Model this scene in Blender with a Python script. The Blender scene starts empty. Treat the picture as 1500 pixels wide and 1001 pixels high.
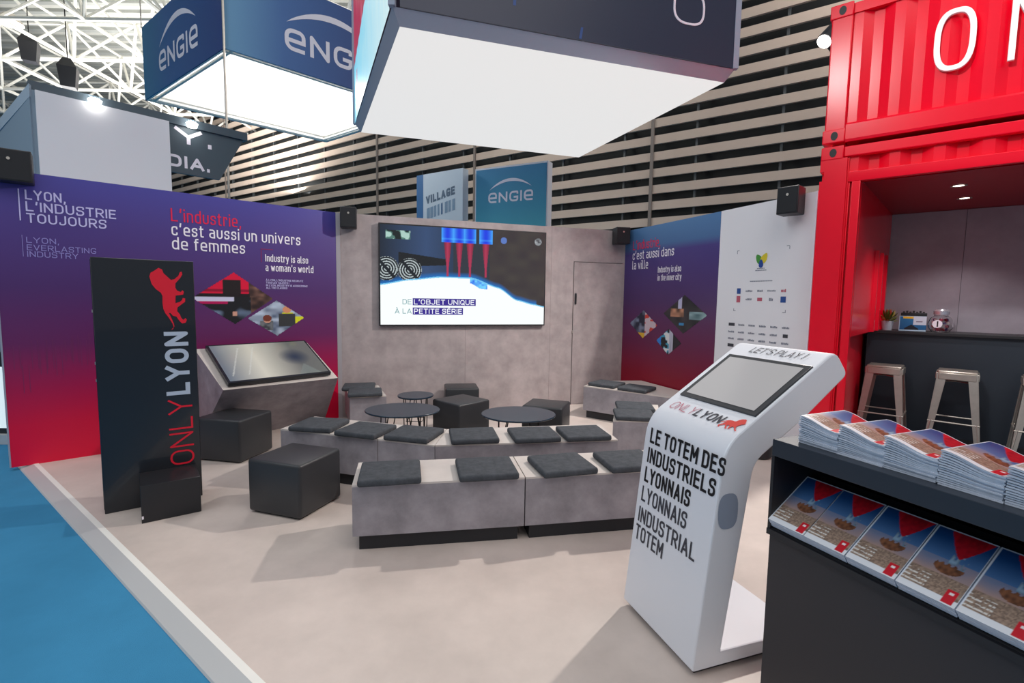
import bpy, bmesh, math, random
from mathutils import Vector, Matrix
from mathutils.geometry import tessellate_polygon
random.seed(7)
scn = bpy.context.scene
COL = scn.collection
R = math.radians

# ------------------------------------------------------------------ camera, light, exposure
cam_d = bpy.data.cameras.new('camera')
cam = bpy.data.objects.new('camera', cam_d); COL.objects.link(cam)
F_PX, PITCH, ROLL, EYE = 723.4, R(4.98), R(-0.881), 1.55
cam_d.sensor_width = 36.0; cam_d.lens = F_PX / 1500 * 36.0
cam_d.clip_start = 0.05; cam_d.clip_end = 400
cp, sp_, cr, sr = math.cos(PITCH), math.sin(PITCH), math.cos(ROLL), math.sin(ROLL)
fwd = Vector((0, cp, -sp_)); dwn = Vector((0, -sp_, -cp)); rgt = Vector((1, 0, 0))
r2 = rgt * cr + dwn * sr; d2 = dwn * cr - rgt * sr
rot = Matrix((r2, -d2, -fwd)).transposed()
cam.matrix_world = Matrix.Translation((0, 0, EYE)) @ rot.to_4x4()
scn.camera = cam
scn.view_settings.view_transform = 'Standard'; scn.view_settings.look = 'None'
scn.view_settings.gamma = 1.0; scn.view_settings.exposure = 0.0
scn.view_settings.use_curve_mapping = False

world = bpy.data.worlds.new('hall_ambient'); scn.world = world; world.use_nodes = True
bg = world.node_tree.nodes['Background']
bg.inputs[0].default_value = (0.80, 0.90, 1.0, 1); bg.inputs[1].default_value = 0.36

def lamp(name, kind, loc, energy, color=(1, 1, 1), size=1.0, target=None, size_y=None, spot=60, blend=0.3):
    d = bpy.data.lights.new(name, kind); d.energy = energy; d.color = color
    if kind == 'AREA':
        d.size = size
        if size_y: d.shape = 'RECTANGLE'; d.size_y = size_y
    else:
        d.shadow_soft_size = size
    if kind == 'SPOT': d.spot_size = R(spot); d.spot_blend = blend
    o = bpy.data.objects.new(name, d); COL.objects.link(o); o.location = loc
    if target is not None:
        o.rotation_euler = (Vector(target) - Vector(loc)).to_track_quat('-Z', 'Y').to_euler()
    return o
# unseen area lights added in place of the hall's ceiling lamps
lamp('hall_fill_light', 'AREA', (2.5, -2.0, 9.5), 400, (1.0, 0.95, 0.90), 7, (1.2, 3.5, 0.5))
lamp('hall_fill_light', 'AREA', (-7.0, 0.5, 9.5), 360, (0.9, 0.95, 1.0), 7, (0, 5, 0.5))
lamp('hall_fill_light', 'AREA', (9.0, 12.0, 10.5), 380, (1.0, 0.95, 0.9), 6, (2, 14, 3))
lamp('hall_fill_light', 'AREA', (-16.0, 24.0, 8.0), 2400, (1.0, 0.98, 0.95), 9, (-16, 26, 20))  # unseen uplight, added to brighten the roof deck and truss
lamp('container_fill_spot', 'SPOT', (-2.8, -0.6, 6.2), 1500, (1.0, 0.97, 0.95), 0.25, (4.6, 3.0, 3.4), spot=38, blend=0.8)  # unseen spot from the left, added to brighten the upper container
lamp('hall_fill_light', 'AREA', (-3.9, 14.6, 12.5), 700, (1.0, 0.96, 0.9), 3.5, (-3.9, 14.6, 0))  # unseen, placed here for its reflection in the touch desk

# ------------------------------------------------------------------ colours and materials
def S(r, g, b):
    def c(v):
        v /= 255.0
        return v / 12.92 if v <= 0.04045 else ((v + 0.055) / 1.055) ** 2.4
    return (c(r), c(g), c(b), 1.0)
MATS = {}
def mat(name, col, rough=0.5, metal=0.0, emit=None, estr=1.0, var=0.0, scale=4.0, bump=0.0, bscale=60.0, spec=0.5, coat=0.0, alpha=None, trans=0.0, ior=1.45):
    if name in MATS: return MATS[name]
    m = bpy.data.materials.new(name); m.use_nodes = True; MATS[name] = m
    nt = m.node_tree; b = nt.nodes['Principled BSDF']
    b.inputs['Base Color'].default_value = col; b.inputs['Roughness'].default_value = rough
    b.inputs['Metallic'].default_value = metal; b.inputs['Specular IOR Level'].default_value = spec
    b.inputs['Coat Weight'].default_value = coat; b.inputs['IOR'].default_value = ior
    b.inputs['Transmission Weight'].default_value = trans
    if emit: b.inputs['Emission Color'].default_value = emit; b.inputs['Emission Strength'].default_value = estr
    if var or bump: tc = nt.nodes.new('ShaderNodeTexCoord')
    if var:
        n = nt.nodes.new('ShaderNodeTexNoise'); n.inputs['Scale'].default_value = scale
        n.inputs['Detail'].default_value = 6; n.inputs['Roughness'].default_value = 0.65
        nt.links.new(tc.outputs['Object'], n.inputs['Vector'])
        rp = nt.nodes.new('ShaderNodeValToRGB')
        rp.color_ramp.elements[0].position = 0.3; rp.color_ramp.elements[1].position = 0.7
        lo = tuple(c * (1 - var) for c in col[:3]) + (1,); hi = tuple(min(1, c * (1 + var)) for c in col[:3]) + (1,)
        rp.color_ramp.elements[0].color = lo; rp.color_ramp.elements[1].color = hi
        nt.links.new(n.outputs['Fac'], rp.inputs['Fac']); nt.links.new(rp.outputs['Color'], b.inputs['Base Color'])
    if bump:
        n2 = nt.nodes.new('ShaderNodeTexNoise'); n2.inputs['Scale'].default_value = bscale; n2.inputs['Detail'].default_value = 3
        nt.links.new(tc.outputs['Object'], n2.inputs['Vector'])
        bp = nt.nodes.new('ShaderNodeBump'); bp.inputs['Strength'].default_value = bump; bp.inputs['Distance'].default_value = 0.01
        nt.links.new(n2.outputs['Fac'], bp.inputs['Height']); nt.links.new(bp.outputs['Normal'], b.inputs['Normal'])
    return m
def ramp_mat(name, stops, zmax, rough=0.4, axis=2, var=0.0):
    """vertical printed colour gradient (ink on the panel, one with a painted sheen), over object z"""
    m = mat(name, (1, 1, 1, 1), rough); nt = m.node_tree; b = nt.nodes['Principled BSDF']
    tc = nt.nodes.new('ShaderNodeTexCoord'); sx = nt.nodes.new('ShaderNodeSeparateXYZ')
    nt.links.new(tc.outputs['Object'], sx.inputs[0])
    dv = nt.nodes.new('ShaderNodeMath'); dv.operation = 'DIVIDE'; dv.inputs[1].default_value = zmax
    nt.links.new(sx.outputs[axis], dv.inputs[0])
    rp = nt.nodes.new('ShaderNodeValToRGB'); els = rp.color_ramp.elements
    while len(els) < len(stops): els.new(0.5)
    for e, (p, c) in zip(els, stops): e.position = p; e.color = c
    nt.links.new(dv.outputs[0], rp.inputs['Fac']); nt.links.new(rp.outputs['Color'], b.inputs['Base Color'])
    return m
def print_mat(name, rough=0.35, emit=0.0):
    """ink, screen pixels or painted sheen stored as a colour attribute"""
    m = mat(name, (1, 1, 1, 1), rough); nt = m.node_tree; b = nt.nodes['Principled BSDF']
    at = nt.nodes.new('ShaderNodeAttribute'); at.attribute_name = 'ink'
    if emit:
        b.inputs['Base Color'].default_value = (0.01, 0.01, 0.01, 1)
        nt.links.new(at.outputs['Color'], b.inputs['Emission Color']); b.inputs['Emission Strength'].default_value = emit
    else:
        nt.links.new(at.outputs['Color'], b.inputs['Base Color'])
    return m
FLOOR = mat('floor_concrete_print', S(206, 192, 184), 0.42, var=0.13, scale=1.6)
CARPET = mat('blue_carpet', S(64, 136, 178), 0.95, var=0.06, scale=3, bump=0.3, bscale=400, spec=0.1)
STRIP = mat('aluminium_ramp', S(205, 205, 205), 0.4, 0.2)
WHITELIP = mat('white_edge', S(240, 238, 232), 0.5)
STONE = mat('concrete_laminate', S(172, 160, 160), 0.5, var=0.22, scale=3.5)
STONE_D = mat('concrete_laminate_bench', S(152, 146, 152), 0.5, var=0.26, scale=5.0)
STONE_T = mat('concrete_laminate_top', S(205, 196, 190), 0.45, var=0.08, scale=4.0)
BLACK = mat('black_satin', S(38, 38, 42), 0.45)
BLACK_G = mat('black_gloss', S(30, 32, 38), 0.28, coat=0.25)
PLINTH = mat('black_plinth', S(40, 40, 44), 0.5)
LEATHER = mat('black_leatherette', S(50, 51, 54), 0.38, bump=0.12, bscale=250)
FABRIC = mat('charcoal_fabric', S(75, 78, 83), 0.9, var=0.25, scale=22, bump=0.25, bscale=180, spec=0.2)
TABLE = mat('table_black', S(34, 52, 68), 0.22)
WIRE = mat('black_wire', S(25, 25, 27), 0.4, 0.5)
WHITE_P = mat('white_lacquer', S(236, 237, 243), 0.3)
WHITE = mat('white_panel', S(236, 236, 240), 0.5)
PAPER = mat('paper_edges', S(202, 210, 224), 0.7, var=0.06, scale=90)
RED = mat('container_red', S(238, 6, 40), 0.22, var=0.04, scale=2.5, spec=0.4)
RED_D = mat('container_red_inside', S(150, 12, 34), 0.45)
INK_RED = mat('red_vinyl', S(222, 20, 48), 0.5)
INK_PINK = mat('pink_red_vinyl', S(226, 22, 76), 0.5)
INK_WHITE = mat('white_vinyl', S(245, 240, 250), 0.5)
INK_LILAC = mat('pale_lilac_vinyl', S(205, 200, 245), 0.5)
INK_DIM = mat('dim_lilac_vinyl', S(146, 136, 204), 0.5)
INK_GREY = mat('grey_vinyl', S(178, 192, 210), 0.5)
INK_BLACK = mat('black_vinyl', S(22, 22, 26), 0.5)
INK_DARK = mat('dark_grey_vinyl', S(66, 66, 74), 0.5)
INK_MID = mat('mid_grey_vinyl', S(130, 135, 150), 0.5)
STEEL = mat('galvanised_steel', S(200, 192, 182), 0.32, 0.75, var=0.1, scale=8)
ALU = mat('anodised_frame', S(150, 158, 176), 0.5, 0.05)
DIFF = mat('lightbox_fabric', S(110, 110, 110), 0.6, emit=(1, 0.985, 0.97, 1), estr=0.76)
GLOW = mat('lamp_glow', (1, 1, 1, 1), 0.5, emit=(1, 0.97, 0.9, 1), estr=14)
DOWN = mat('downlight_glow', (1, 1, 1, 1), 0.5, emit=(1, 0.9, 0.75, 1), estr=6)
GLASS = mat('clear_glass', (1, 1, 1, 1), 0.02, trans=1.0)
PRINT = print_mat('printed_ink'); SCREEN = print_mat('screen_pixels', 0.15, 1.0)
NAVY = mat('navy_print', S(46, 52, 74), 0.4)
SKYB = mat('sky_blue_print', S(70, 120, 180), 0.4)
ENGIE_B = mat('blue_print', S(40, 84, 150), 0.5)
TRUSS = mat('white_truss_paint', S(232, 230, 222), 0.5)
DECK = mat('roof_deck', S(206, 205, 198), 0.7, var=0.08, scale=1.0)
SLAT = mat('wood_slat', S(188, 170, 156), 0.9, var=0.07, scale=0.5)
SLAT_BK = mat('slat_wall_void', S(40, 43, 44), 0.8)
GREYBLUE = mat('grey_blue_panel', S(140, 160, 176), 0.5)
SLATE = mat('slate_dark_panel', S(74, 88, 98), 0.5)

# ------------------------------------------------------------------ mesh builder
class MB:
    def __init__(self): self.v = []; self.f = []; self.m = []
    def add(self, vs, fs, mi=0):
        n = len(self.v); self.v += [tuple(p) for p in vs]
        for f in fs: self.f.append([i + n for i in f]); self.m.append(mi)
        return self
    def box(self, x0, x1, y0, y1, z0, z1, mi=0):
        vs = [(x, y, z) for z in (z0, z1) for y in (y0, y1) for x in (x0, x1)]
        return self.add(vs, [(0, 2, 3, 1), (4, 5, 7, 6), (0, 1, 5, 4), (2, 6, 7, 3), (0, 4, 6, 2), (1, 3, 7, 5)], mi)
    def prism(self, poly, z0, z1, mi=0, mt=None):
        n = len(poly); vs = [(p[0], p[1], z0) for p in poly] + [(p[0], p[1], z1) for p in poly]
        self.add(vs, [tuple(range(n))[::-1]] + [(i, (i + 1) % n, (i + 1) % n + n, i + n) for i in range(n)], mi)
        self.add(vs[n:], [tuple(range(n))], mi if mt is None else mt); return self
    def prof(self, poly, x0, x1, mi=0):
        """(y,z) outline pushed along x"""
        n = len(poly); vs = [(x0, p[0], p[1]) for p in poly] + [(x1, p[0], p[1]) for p in poly]
        return self.add(vs, [tuple(range(n)), tuple(range(n, 2 * n))[::-1]] + [(i, i + n, (i + 1) % n + n, (i + 1) % n) for i in range(n)], mi)
    def hull8(self, bot, top, mi=0, mt=None):
        n = len(bot); vs = list(bot) + list(top)
        self.add(vs, [tuple(range(n))[::-1]] + [(i, (i + 1) % n, (i + 1) % n + n, i + n) for i in range(n)], mi)
        return self.add(vs[n:], [tuple(range(n))], mi if mt is None else mt)
    def tube(self, p0, p1, r, n=8, r1=None, mi=0, caps=True):
        p0 = Vector(p0); p1 = Vector(p1); d = (p1 - p0)
        if d.length < 1e-6: return self
        d.normalize(); a = d.orthogonal().normalized(); b = d.cross(a); r1 = r if r1 is None else r1
        vs = []
        for p, rr in ((p0, r), (p1, r1)):
            for i in range(n):
                t = 2 * math.pi * i / n; vs.append(p + a * rr * math.cos(t) + b * rr * math.sin(t))
        fs = [(i, (i + 1) % n, (i + 1) % n + n, i + n) for i in range(n)]
        if caps: fs += [tuple(range(n))[::-1], tuple(range(n, 2 * n))]
        return self.add(vs, fs, mi)
    def path(self, pts, r, n=8, mi=0):
        for a, b in zip(pts, pts[1:]): self.tube(a, b, r, n, mi=mi)
        return self
    def lathe(self, prof, n=24, cx=0, cy=0, mi=0, sx=1, sy=1):
        vs = []; k = len(prof)
        for r, z in prof:
            for i in range(n):
                t = 2 * math.pi * i / n; vs.append((cx + r * sx * math.cos(t), cy + r * sy * math.sin(t), z))
        fs = [(j * n + i, j * n + (i + 1) % n, (j + 1) * n + (i + 1) % n, (j + 1) * n + i) for j in range(k - 1) for i in range(n)]
        if prof[0][0] < 0.0015: fs.append(tuple(range(n))[::-1])
        if prof[-1][0] < 0.0015: fs.append(tuple(range((k - 1) * n, k * n)))
        return self.add(vs, fs, mi)
    def build(self, name, mats, parent=None, loc=(0, 0, 0), bevel=0.0, seg=2, smooth=False, recalc=True, angle=35):
        me = bpy.data.meshes.new(name); me.from_pydata([tuple(p) for p in self.v], [], self.f)
        if not isinstance(mats, (list, tuple)): mats = [mats]
        for m in mats: me.materials.append(m)
        me.polygons.foreach_set('material_index', self.m)
        if bevel or recalc:
            bm = bmesh.new(); bm.from_mesh(me)
            bmesh.ops.remove_doubles(bm, verts=bm.verts, dist=1e-5)
            if recalc: bmesh.ops.recalc_face_normals(bm, faces=bm.faces)
            if bevel:
                ed = [e for e in bm.edges if len(e.link_faces) == 2 and e.calc_face_angle(0) > R(28)]
                bmesh.ops.bevel(bm, geom=ed, offset=bevel, segments=seg, profile=0.5, affect='EDGES', clamp_overlap=True)
            bm.to_mesh(me); bm.free()
        if bevel or smooth:
            me.polygons.foreach_set('use_smooth', [True] * len(me.polygons)); me.set_sharp_from_angle(angle=R(20 if 0 < bevel <= 0.01 else angle))
        o = bpy.data.objects.new(name, me); COL.objects.link(o); o.location = loc
        if parent is not None: o.parent = parent
        return o

def tag(o, label=None, cat=None, group=None, kind=None):
    if label: o['label'] = label
    if cat: o['category'] = cat
    if group: o['group'] = group
    if kind: o['kind'] = kind
    return o
def root(name, loc, ang=90.0, label=None, cat=None, group=None, kind=None):
    """Empty whose local x runs along compass direction ang (degrees clockwise from +Y), local y away to its left"""
    o = bpy.data.objects.new(name, None); COL.objects.link(o); o.empty_display_size = 0.1
    o.location = (loc[0], loc[1], loc[2] if len(loc) > 2 else 0); o.rotation_euler = (0, 0, R(90 - ang))
    return tag(o, label, cat, group, kind)
def dup(o, loc=None, rz=None, label=None, parent=None):
    c = o.copy(); COL.objects.link(c)
    if parent is not None: c.parent = parent
    for ch in list(o.children): dup(ch, parent=c)
    if loc is not None: c.location = loc
    if rz is not None: c.rotation_euler = (0, 0, rz)
    if label: c['label'] = label
    return c

# ------------------------------------------------------------------ lettering and marks
# narrow engineering-style lettering drawn with strokes of even weight: glyph = (width, strokes); a point's third value is its corner radius
Q = 0.30; q = 0.20
_bowl = [(0, 0, q), (0, .72, q), (1, .72, q), (1, 0, q), 'c']
GLY = {
 'A': (.66, [[(0, 0), (.5, 1), (1, 0)], [(.19, .28), (.81, .28)]]),
 'B': (.60, [[(0, 0), (0, 1), (.93, 1, .22), (.93, .53, .22), (0, .53)], [(0, .53), (1, .53, .25), (1, 0, .25), (0, 0)]]),
 'C': (.58, [[(1, .76), (1, 1, Q), (0, 1, Q), (0, 0, Q), (1, 0, Q), (1, .24)]]),
 'D': (.60, [[(0, 0), (0, 1), (1, 1, Q), (1, 0, Q), (0, 0)]]),
 'E': (.52, [[(1, 1), (0, 1), (0, 0), (1, 0)], [(0, .53), (.88, .53)]]),
 'F': (.50, [[(1, 1), (0, 1), (0, 0)], [(0, .5), (.88, .5)]]),
 'G': (.60, [[(1, .86), (1, 1, Q), (0, 1, Q), (0, 0, Q), (1, 0, Q), (1, .42), (.6, .42)]]),
 'H': (.60, [[(0, 0), (0, 1)], [(1, 0), (1, 1)], [(0, .52), (1, .52)]]),
 'I': (.0, [[(0, 0), (0, 1)]]),
 'J': (.46, [[(1, 1), (1, 0, .26), (0, 0, .26), (0, .2)]]),
 'K': (.58, [[(0, 0), (0, 1)], [(1, 1), (0, .36)], [(.36, .6), (1, 0)]]),
 'L': (.48, [[(0, 1), (0, 0), (1, 0)]]),
 'M': (.74, [[(0, 0), (0, 1), (.5, .32), (1, 1), (1, 0)]]),
 'N': (.60, [[(0, 0), (0, 1), (1, 0), (1, 1)]]),
 'O': (.60, [[(0, 0, Q), (0, 1, Q), (1, 1, Q), (1, 0, Q), 'c']]),
 'P': (.58, [[(0, 0), (0, 1), (1, 1, .27), (1, .44, .27), (0, .44)]]),
 'Q': (.60, [[(0, 0, Q), (0, 1, Q), (1, 1, Q), (1, 0, Q), 'c'], [(.6, .25), (1.05, -.06)]]),
 'R': (.60, [[(0, 0), (0, 1), (1, 1, .27), (1, .46, .27), (0, .46)], [(.5, .46), (1, 0)]]),
 'S': (.56, [[(1, .79), (1, 1, .26), (0, 1, .26), (0, .53, .26), (1, .53, .26), (1, 0, .26), (0, 0, .26), (0, .21)]]),
 'T': (.56, [[(0, 1), (1, 1)], [(.5, 1), (.5, 0)]]),
 'U': (.60, [[(0, 1), (0, 0, Q), (1, 0, Q), (1, 1)]]),
 'V': (.62, [[(0, 1), (.5, 0), (1, 1)]]),
 'W': (.92, [[(0, 1), (.25, 0), (.5, .85), (.75, 0), (1, 1)]]),
 'X': (.60, [[(0, 0), (1, 1)], [(0, 1), (1, 0)]]),
 'Y': (.62, [[(0, 1), (.5, .46), (1, 1)], [(.5, .46), (.5, 0)]]),
 'Z': (.54, [[(0, 1), (1, 1), (0, 0), (1, 0)]]),
 'a': (.42, [[(.08, .72), (1, .72, q), (1, 0)], [(1, .42), (0, .42, q), (0, 0, q), (1, 0)]]),
 'b': (.44, [_bowl, [(0, 0), (0, 1.02)]]), 'd': (.44, [_bowl, [(1, 0), (1, 1.02)]]), 'o': (.44, [_bowl]),
 'c': (.40, [[(1, .56), (1, .72, q), (0, .72, q), (0, 0, q), (1, 0, q), (1, .16)]]),
 'e': (.44, [[(.95, 0), (0, 0, q), (0, .72, q), (1, .72, q), (1, .34), (0, .34)]]),
 'f': (.26, [[(.35, 0), (.35, 1.0, q), (1, 1.0)], [(0, .72), (.95, .72)]]),
 'g': (.44, [_bowl, [(1, .72), (1, -.26, q), (.08, -.26)]]),
 'h': (.44, [[(0, 0), (0, 1.02)], [(0, .72), (1, .72, q), (1, 0)]]),
 'i': (.0, [[(0, 0), (0, .70)], [(0, .98), (0, 1.0)]]),
 'l': (.14, [[(0, 1.02), (0, 0, .14), (1, 0)]]),
 'm': (.74, [[(0, 0), (0, .72)], [(0, .72), (.5, .72, q), (.5, 0)], [(.5, .72), (1, .72, q), (1, 0)]]),
 'n': (.43, [[(0, 0), (0, .72), (1, .72, q), (1, 0)]]),
 'p': (.44, [_bowl, [(0, .72), (0, -.26)]]),
 'r': (.27, [[(0, 0), (0, .72), (1, .72, .12), (1, .58)]]),
 's': (.38, [[(1, .57), (1, .72, .18), (0, .72, .18), (0, .37, .18), (1, .37, .18), (1, 0, .18), (0, 0, .18), (0, .15)]]),
 't': (.27, [[(.35, .94), (.35, 0, .16), (1, 0)], [(0, .72), (.95, .72)]]),
 'u': (.43, [[(0, .72), (0, 0, q), (1, 0, q), (1, .72)]]),
 'v': (.46, [[(0, .72), (.5, 0), (1, .72)]]), 'w': (.68, [[(0, .72), (.25, 0), (.5, .62), (.75, 0), (1, .72)]]),
 'y': (.46, [[(0, .72), (.5, 0)], [(1, .72), (.36, -.26), (.1, -.26)]]),
 '\u2019': (.06, [[(.8, 1.04), (.2, .78)]]), "'": (.06, [[(.8, 1.04), (.2, .78)]]), ',': (.06, [[(.8, .04), (.2, -.18)]]), '.': (.0, [[(0, -.02), (0, .06)]]), '!': (.0, [[(0, -.02), (0, .06)], [(0, .26), (0, 1)]]),
}
GLY['@'] = (.60, [[(.95, 0), (0, 0, Q), (0, 1, Q), (1, 1, Q), (1, .46), (0, .46)]])      # round e as tall as a capital
GLY['\u00c0'] = (.66, GLY['A'][1] + [[(.34, 1.28), (.56, 1.14)]]); GLY['\u00c9'] = (.52, GLY['E'][1] + [[(.4, 1.14), (.68, 1.28)]])
def _ribbon(pts, t, closed):
    n = len(pts); out = []
    for i, p in enumerate(pts):
        a = pts[i - 1] if (i > 0 or closed) else None; b = pts[(i + 1) % n] if (i < n - 1 or closed) else None
        d0 = (p - a).normalized() if a is not None and (p - a).length > 1e-7 else None
        d1 = (b - p).normalized() if b is not None and (b - p).length > 1e-7 else None
        d = (d0 + d1) if d0 is not None and d1 is not None else (d0 if d0 is not None else d1)
        d = d.normalized(); out.append((p + Vector((-d.y, d.x)) * t / 2, p - Vector((-d.y, d.x)) * t / 2))
    vs = [v for pr in out for v in pr]
    fs = [(2 * i, 2 * i + 1, 2 * ((i + 1) % n) + 1, 2 * ((i + 1) % n)) for i in range(n if closed else n - 1)]
    return vs, fs
def stroke_text(s, t, kx):
    """outline quads of s with cap height 1 and stroke weight t; kx widens the letters, not the strokes"""
    x = 0.0; V = []; F = []; Z = []; gap = 0.16
    for ch in s:
        if ch == ' ': x += 0.36 * kx; continue
        w, strokes = GLY[ch]; lift = 0
        for st in strokes:
            closed = st[-1] == 'c'; raw = st[:-1] if closed else st
            P_ = [Vector((x + t / 2 + p[0] * w * kx, t / 2 + p[1] * (1 - t))) for p in raw]
            rad = [p[2] if len(p) > 2 else 0 for p in raw]
            subs = []; cur = []; n = len(P_)
            for i in range(n):
                p = P_[i]; r = rad[i]
                if r and (closed or 0 < i < n - 1):
                    a, b = P_[i - 1], P_[(i + 1) % n]; da, db = (a - p), (b - p)
                    r = min(r, da.length * 0.5, db.length * 0.5); p0 = p + da.normalized() * r; p1 = p + db.normalized() * r
                    for k in range(7):                                     # quarter round with a slightly square shoulder
                        u = k / 6; c0 = p0.lerp(p, 0.56); c1 = p1.lerp(p, 0.56)
                        cur.append(p0 * (1 - u) ** 3 + c0 * 3 * u * (1 - u) ** 2 + c1 * 3 * u * u * (1 - u) + p1 * u ** 3)
                elif not closed and 0 < i < n - 1:
                    cur.append(p); subs.append((cur, True)); cur = [p]
                else: cur.append(p)
            subs.append((cur, False))
            for j, (c, _) in enumerate(subs):
                c = [v.copy() for v in c]
                if not closed:
                    if j > 0:                                              # square the corner, or cap an acute one with a disc
                        pv = subs[j - 1][0]; d0 = (pv[-1] - pv[-2]).normalized(); d1 = (c[1] - c[0]).normalized()
                        if abs(d0.dot(d1)) < 0.35: c[0] = c[0] - d1 * t / 2
                        else:
                            k0 = len(V); V += [subs[j][0][0] + Vector((math.cos(a * math.pi / 5), math.sin(a * math.pi / 5))) * t / 2 for a in range(10)]; F.append(tuple(range(k0, k0 + 10))); lift += 1; Z += [lift] * 10
                    ends = [(0, -1)] if j == 0 else []
                    if j == 0 and len(c) > 1: c[0] = c[0] - (c[1] - c[0]).normalized() * (t / 2 if abs((c[1] - c[0]).normalized().x) < 0.97 or w == 0 else t / 2)
                    if j == len(subs) - 1 and len(c) > 1: c[-1] = c[-1] + (c[-1] - c[-2]).normalized() * t / 2
                vs, fs = _ribbon(c, t, closed); k0 = len(V); V += vs; lift += 1; Z += [lift] * len(vs); F += [tuple(a + k0 for a in f) for f in fs]
        x += t + w * kx + gap * kx
    return V, F, Z
def text(mb, s, O, ex, ez, width, cap, mi=0, bold=0.0, shear=0.0, spacing=1.0):
    """lay string s with its baseline start at O, running along ex, caps of height cap along ez"""
    t = 0.125 + bold * 3.2; want = width / cap; k0, k1 = 0.3, 4.0
    for _ in range(30):
        km = (k0 + k1) / 2
        if stroke_width(s, t, km) > want: k1 = km
        else: k0 = km
    V, F, Z = stroke_text(s, t, k0); nv = Vector(ex).cross(Vector(ez))
    O = Vector(O); ex = Vector(ex); ez = Vector(ez)
    mb.add([O + ex * ((v.x + shear * v.y) * cap) + ez * (v.y * cap) + nv * (0.0012 * cap * z) for v, z in zip(V, Z)], F, mi)
def stroke_width(s, t, kx): return sum(0.36 * kx if c == ' ' else t + GLY[c][0] * kx + 0.16 * kx for c in s) - 0.16 * kx
def wtext(mb, s, x, z, w, cap, mi=0, y=-0.003, **k):
    text(mb, s, (x, y, z), (1, 0, 0), (0, 0, 1), w, cap, mi, **k)
def fill(mb, pts, mi=0):
    tri = tessellate_polygon([[Vector(p) for p in pts]])
    mb.add(pts, [tuple(t) for t in tri], mi)
def ring(mb, cx, cz, rx, rz, wx, wz, y0, y1, n=2.6, k=48, mi=0):
    def se(a, b):
        out = []
        for i in range(k):
            t = 2 * math.pi * i / k; c, s = math.cos(t), math.sin(t)
            out.append((cx + a * math.copysign(abs(c) ** (2 / n), c), cz + b * math.copysign(abs(s) ** (2 / n), s)))
        return out
    o = se(rx, rz); i_ = se(rx - wx, rz - wz)
    vs = [(p[0], y0, p[1]) for p in o] + [(p[0], y0, p[1]) for p in i_] + [(p[0], y1, p[1]) for p in o] + [(p[0], y1, p[1]) for p in i_]
    fs = []
    for j in range(k):
        q = (j + 1) % k
        fs += [(j, q, k + q, k + j), (2 * k + j, 3 * k + j, 3 * k + q, 2 * k + q), (j, 2 * k + j, 2 * k + q, q), (k + j, k + q, 3 * k + q, 3 * k + j)]
    mb.add(vs, fs, mi)
LION_PX = [(702,590),(722,572),(714,545),(690,505),(664,470),(652,440),(648,400),(650,350),(640,328),(604,302),(577,268),(563,216),(573,190),(600,175),(630,155),(655,164),(664,190),(690,213),(716,236),(742,230),(773,205),(783,180),(798,174),(802,195),(785,220),(748,260),(746,290),(757,310),(785,320),(798,307),(808,318),(802,338),(770,343),(745,346),(742,400),(775,391),(793,377),(798,362),(816,366),(814,390),(790,406),(756,430),(752,456),(772,482),(780,505),(795,520),(812,507),(822,520),(812,540),(785,546),(765,526),(745,496),(720,490),(702,470),(690,470),(707,505),(723,545),(727,565),(714,586)]
LION = [((590 - y) / 435.0, (822 - x) / 435.0) for x, y in LION_PX]          # (along the line of text, up)
def lion(mb, O, ex, ez, w, h, mi=0):
    O = Vector(O); ex = Vector(ex); ez = Vector(ez)
    fill(mb, [O + ex * (a * w) + ez * (b / 0.595 * h) for a, b in LION], mi)
def swoosh_logo(mb, O, ex, ez, w, mi=0, arc=True):
    """rounded wordmark with a rising-sun arc above"""
    O = Vector(O); ex = Vector(ex); ez = Vector(ez)
    text(mb, '@NGI@', O, ex, ez, w, w * 0.205, mi, bold=0.018)
    if arc:
        up = []; lo = []
        for i in range(21):
            t = i / 20; x = (0.02 + 0.95 * t) * w; b = 4 * t * (1 - t)
            z = w * (0.25 + 0.14 * b + 0.02 * t); th = w * 0.06 * math.sin(math.pi * min(1, t * 1.02)) ** 0.7 if 0 < t < 1 else 0
            up.append(O + ex * x + ez * (z + th)); lo.append(O + ex * x + ez * z)
        mb.add(up + lo, [(i, i + 1, 22 + i, 21 + i) for i in range(20)], mi)
def inked(name, w, h, nx, nz, fn, m, parent, loc=(0, 0, 0), keep=None, warp=None):
    """flat print: colours fn(u,v) in 0..1 (v up), kept where keep(u,v); lies in local x,z (or bent by warp)"""
    vs = []; cols = []
    for j in range(nz + 1):
        for i in range(nx + 1):
            u, v = i / nx, j / nz
            vs.append(warp(u, v) if warp else (u * w, 0, v * h)); cols += list(fn(u, v))[:3] + [1.0]
    fs = []
    for j in range(nz):
        for i in range(nx):
            if keep is None or keep((i + .5) / nx, (j + .5) / nz):
                a = j * (nx + 1) + i; fs.append((a, a + 1, a + nx + 2, a + nx + 1))
    me = bpy.data.meshes.new(name); me.from_pydata(vs, [], fs); me.materials.append(m)
    at = me.color_attributes.new('ink', 'FLOAT_COLOR', 'POINT'); at.data.foreach_set('color', cols)
    o = bpy.data.objects.new(name, me); COL.objects.link(o); o.location = loc
    if parent is not None: o.parent = parent
    return o
def lerp(a, b, t): t = max(0, min(1, t)); return tuple(x + (y - x) * t for x, y in zip(a, b))
def hsh(i, j, s=0):
    x = math.sin(i * 127.1 + j * 311.7 + s * 74.7) * 43758.5453
    return x - math.floor(x)
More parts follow.
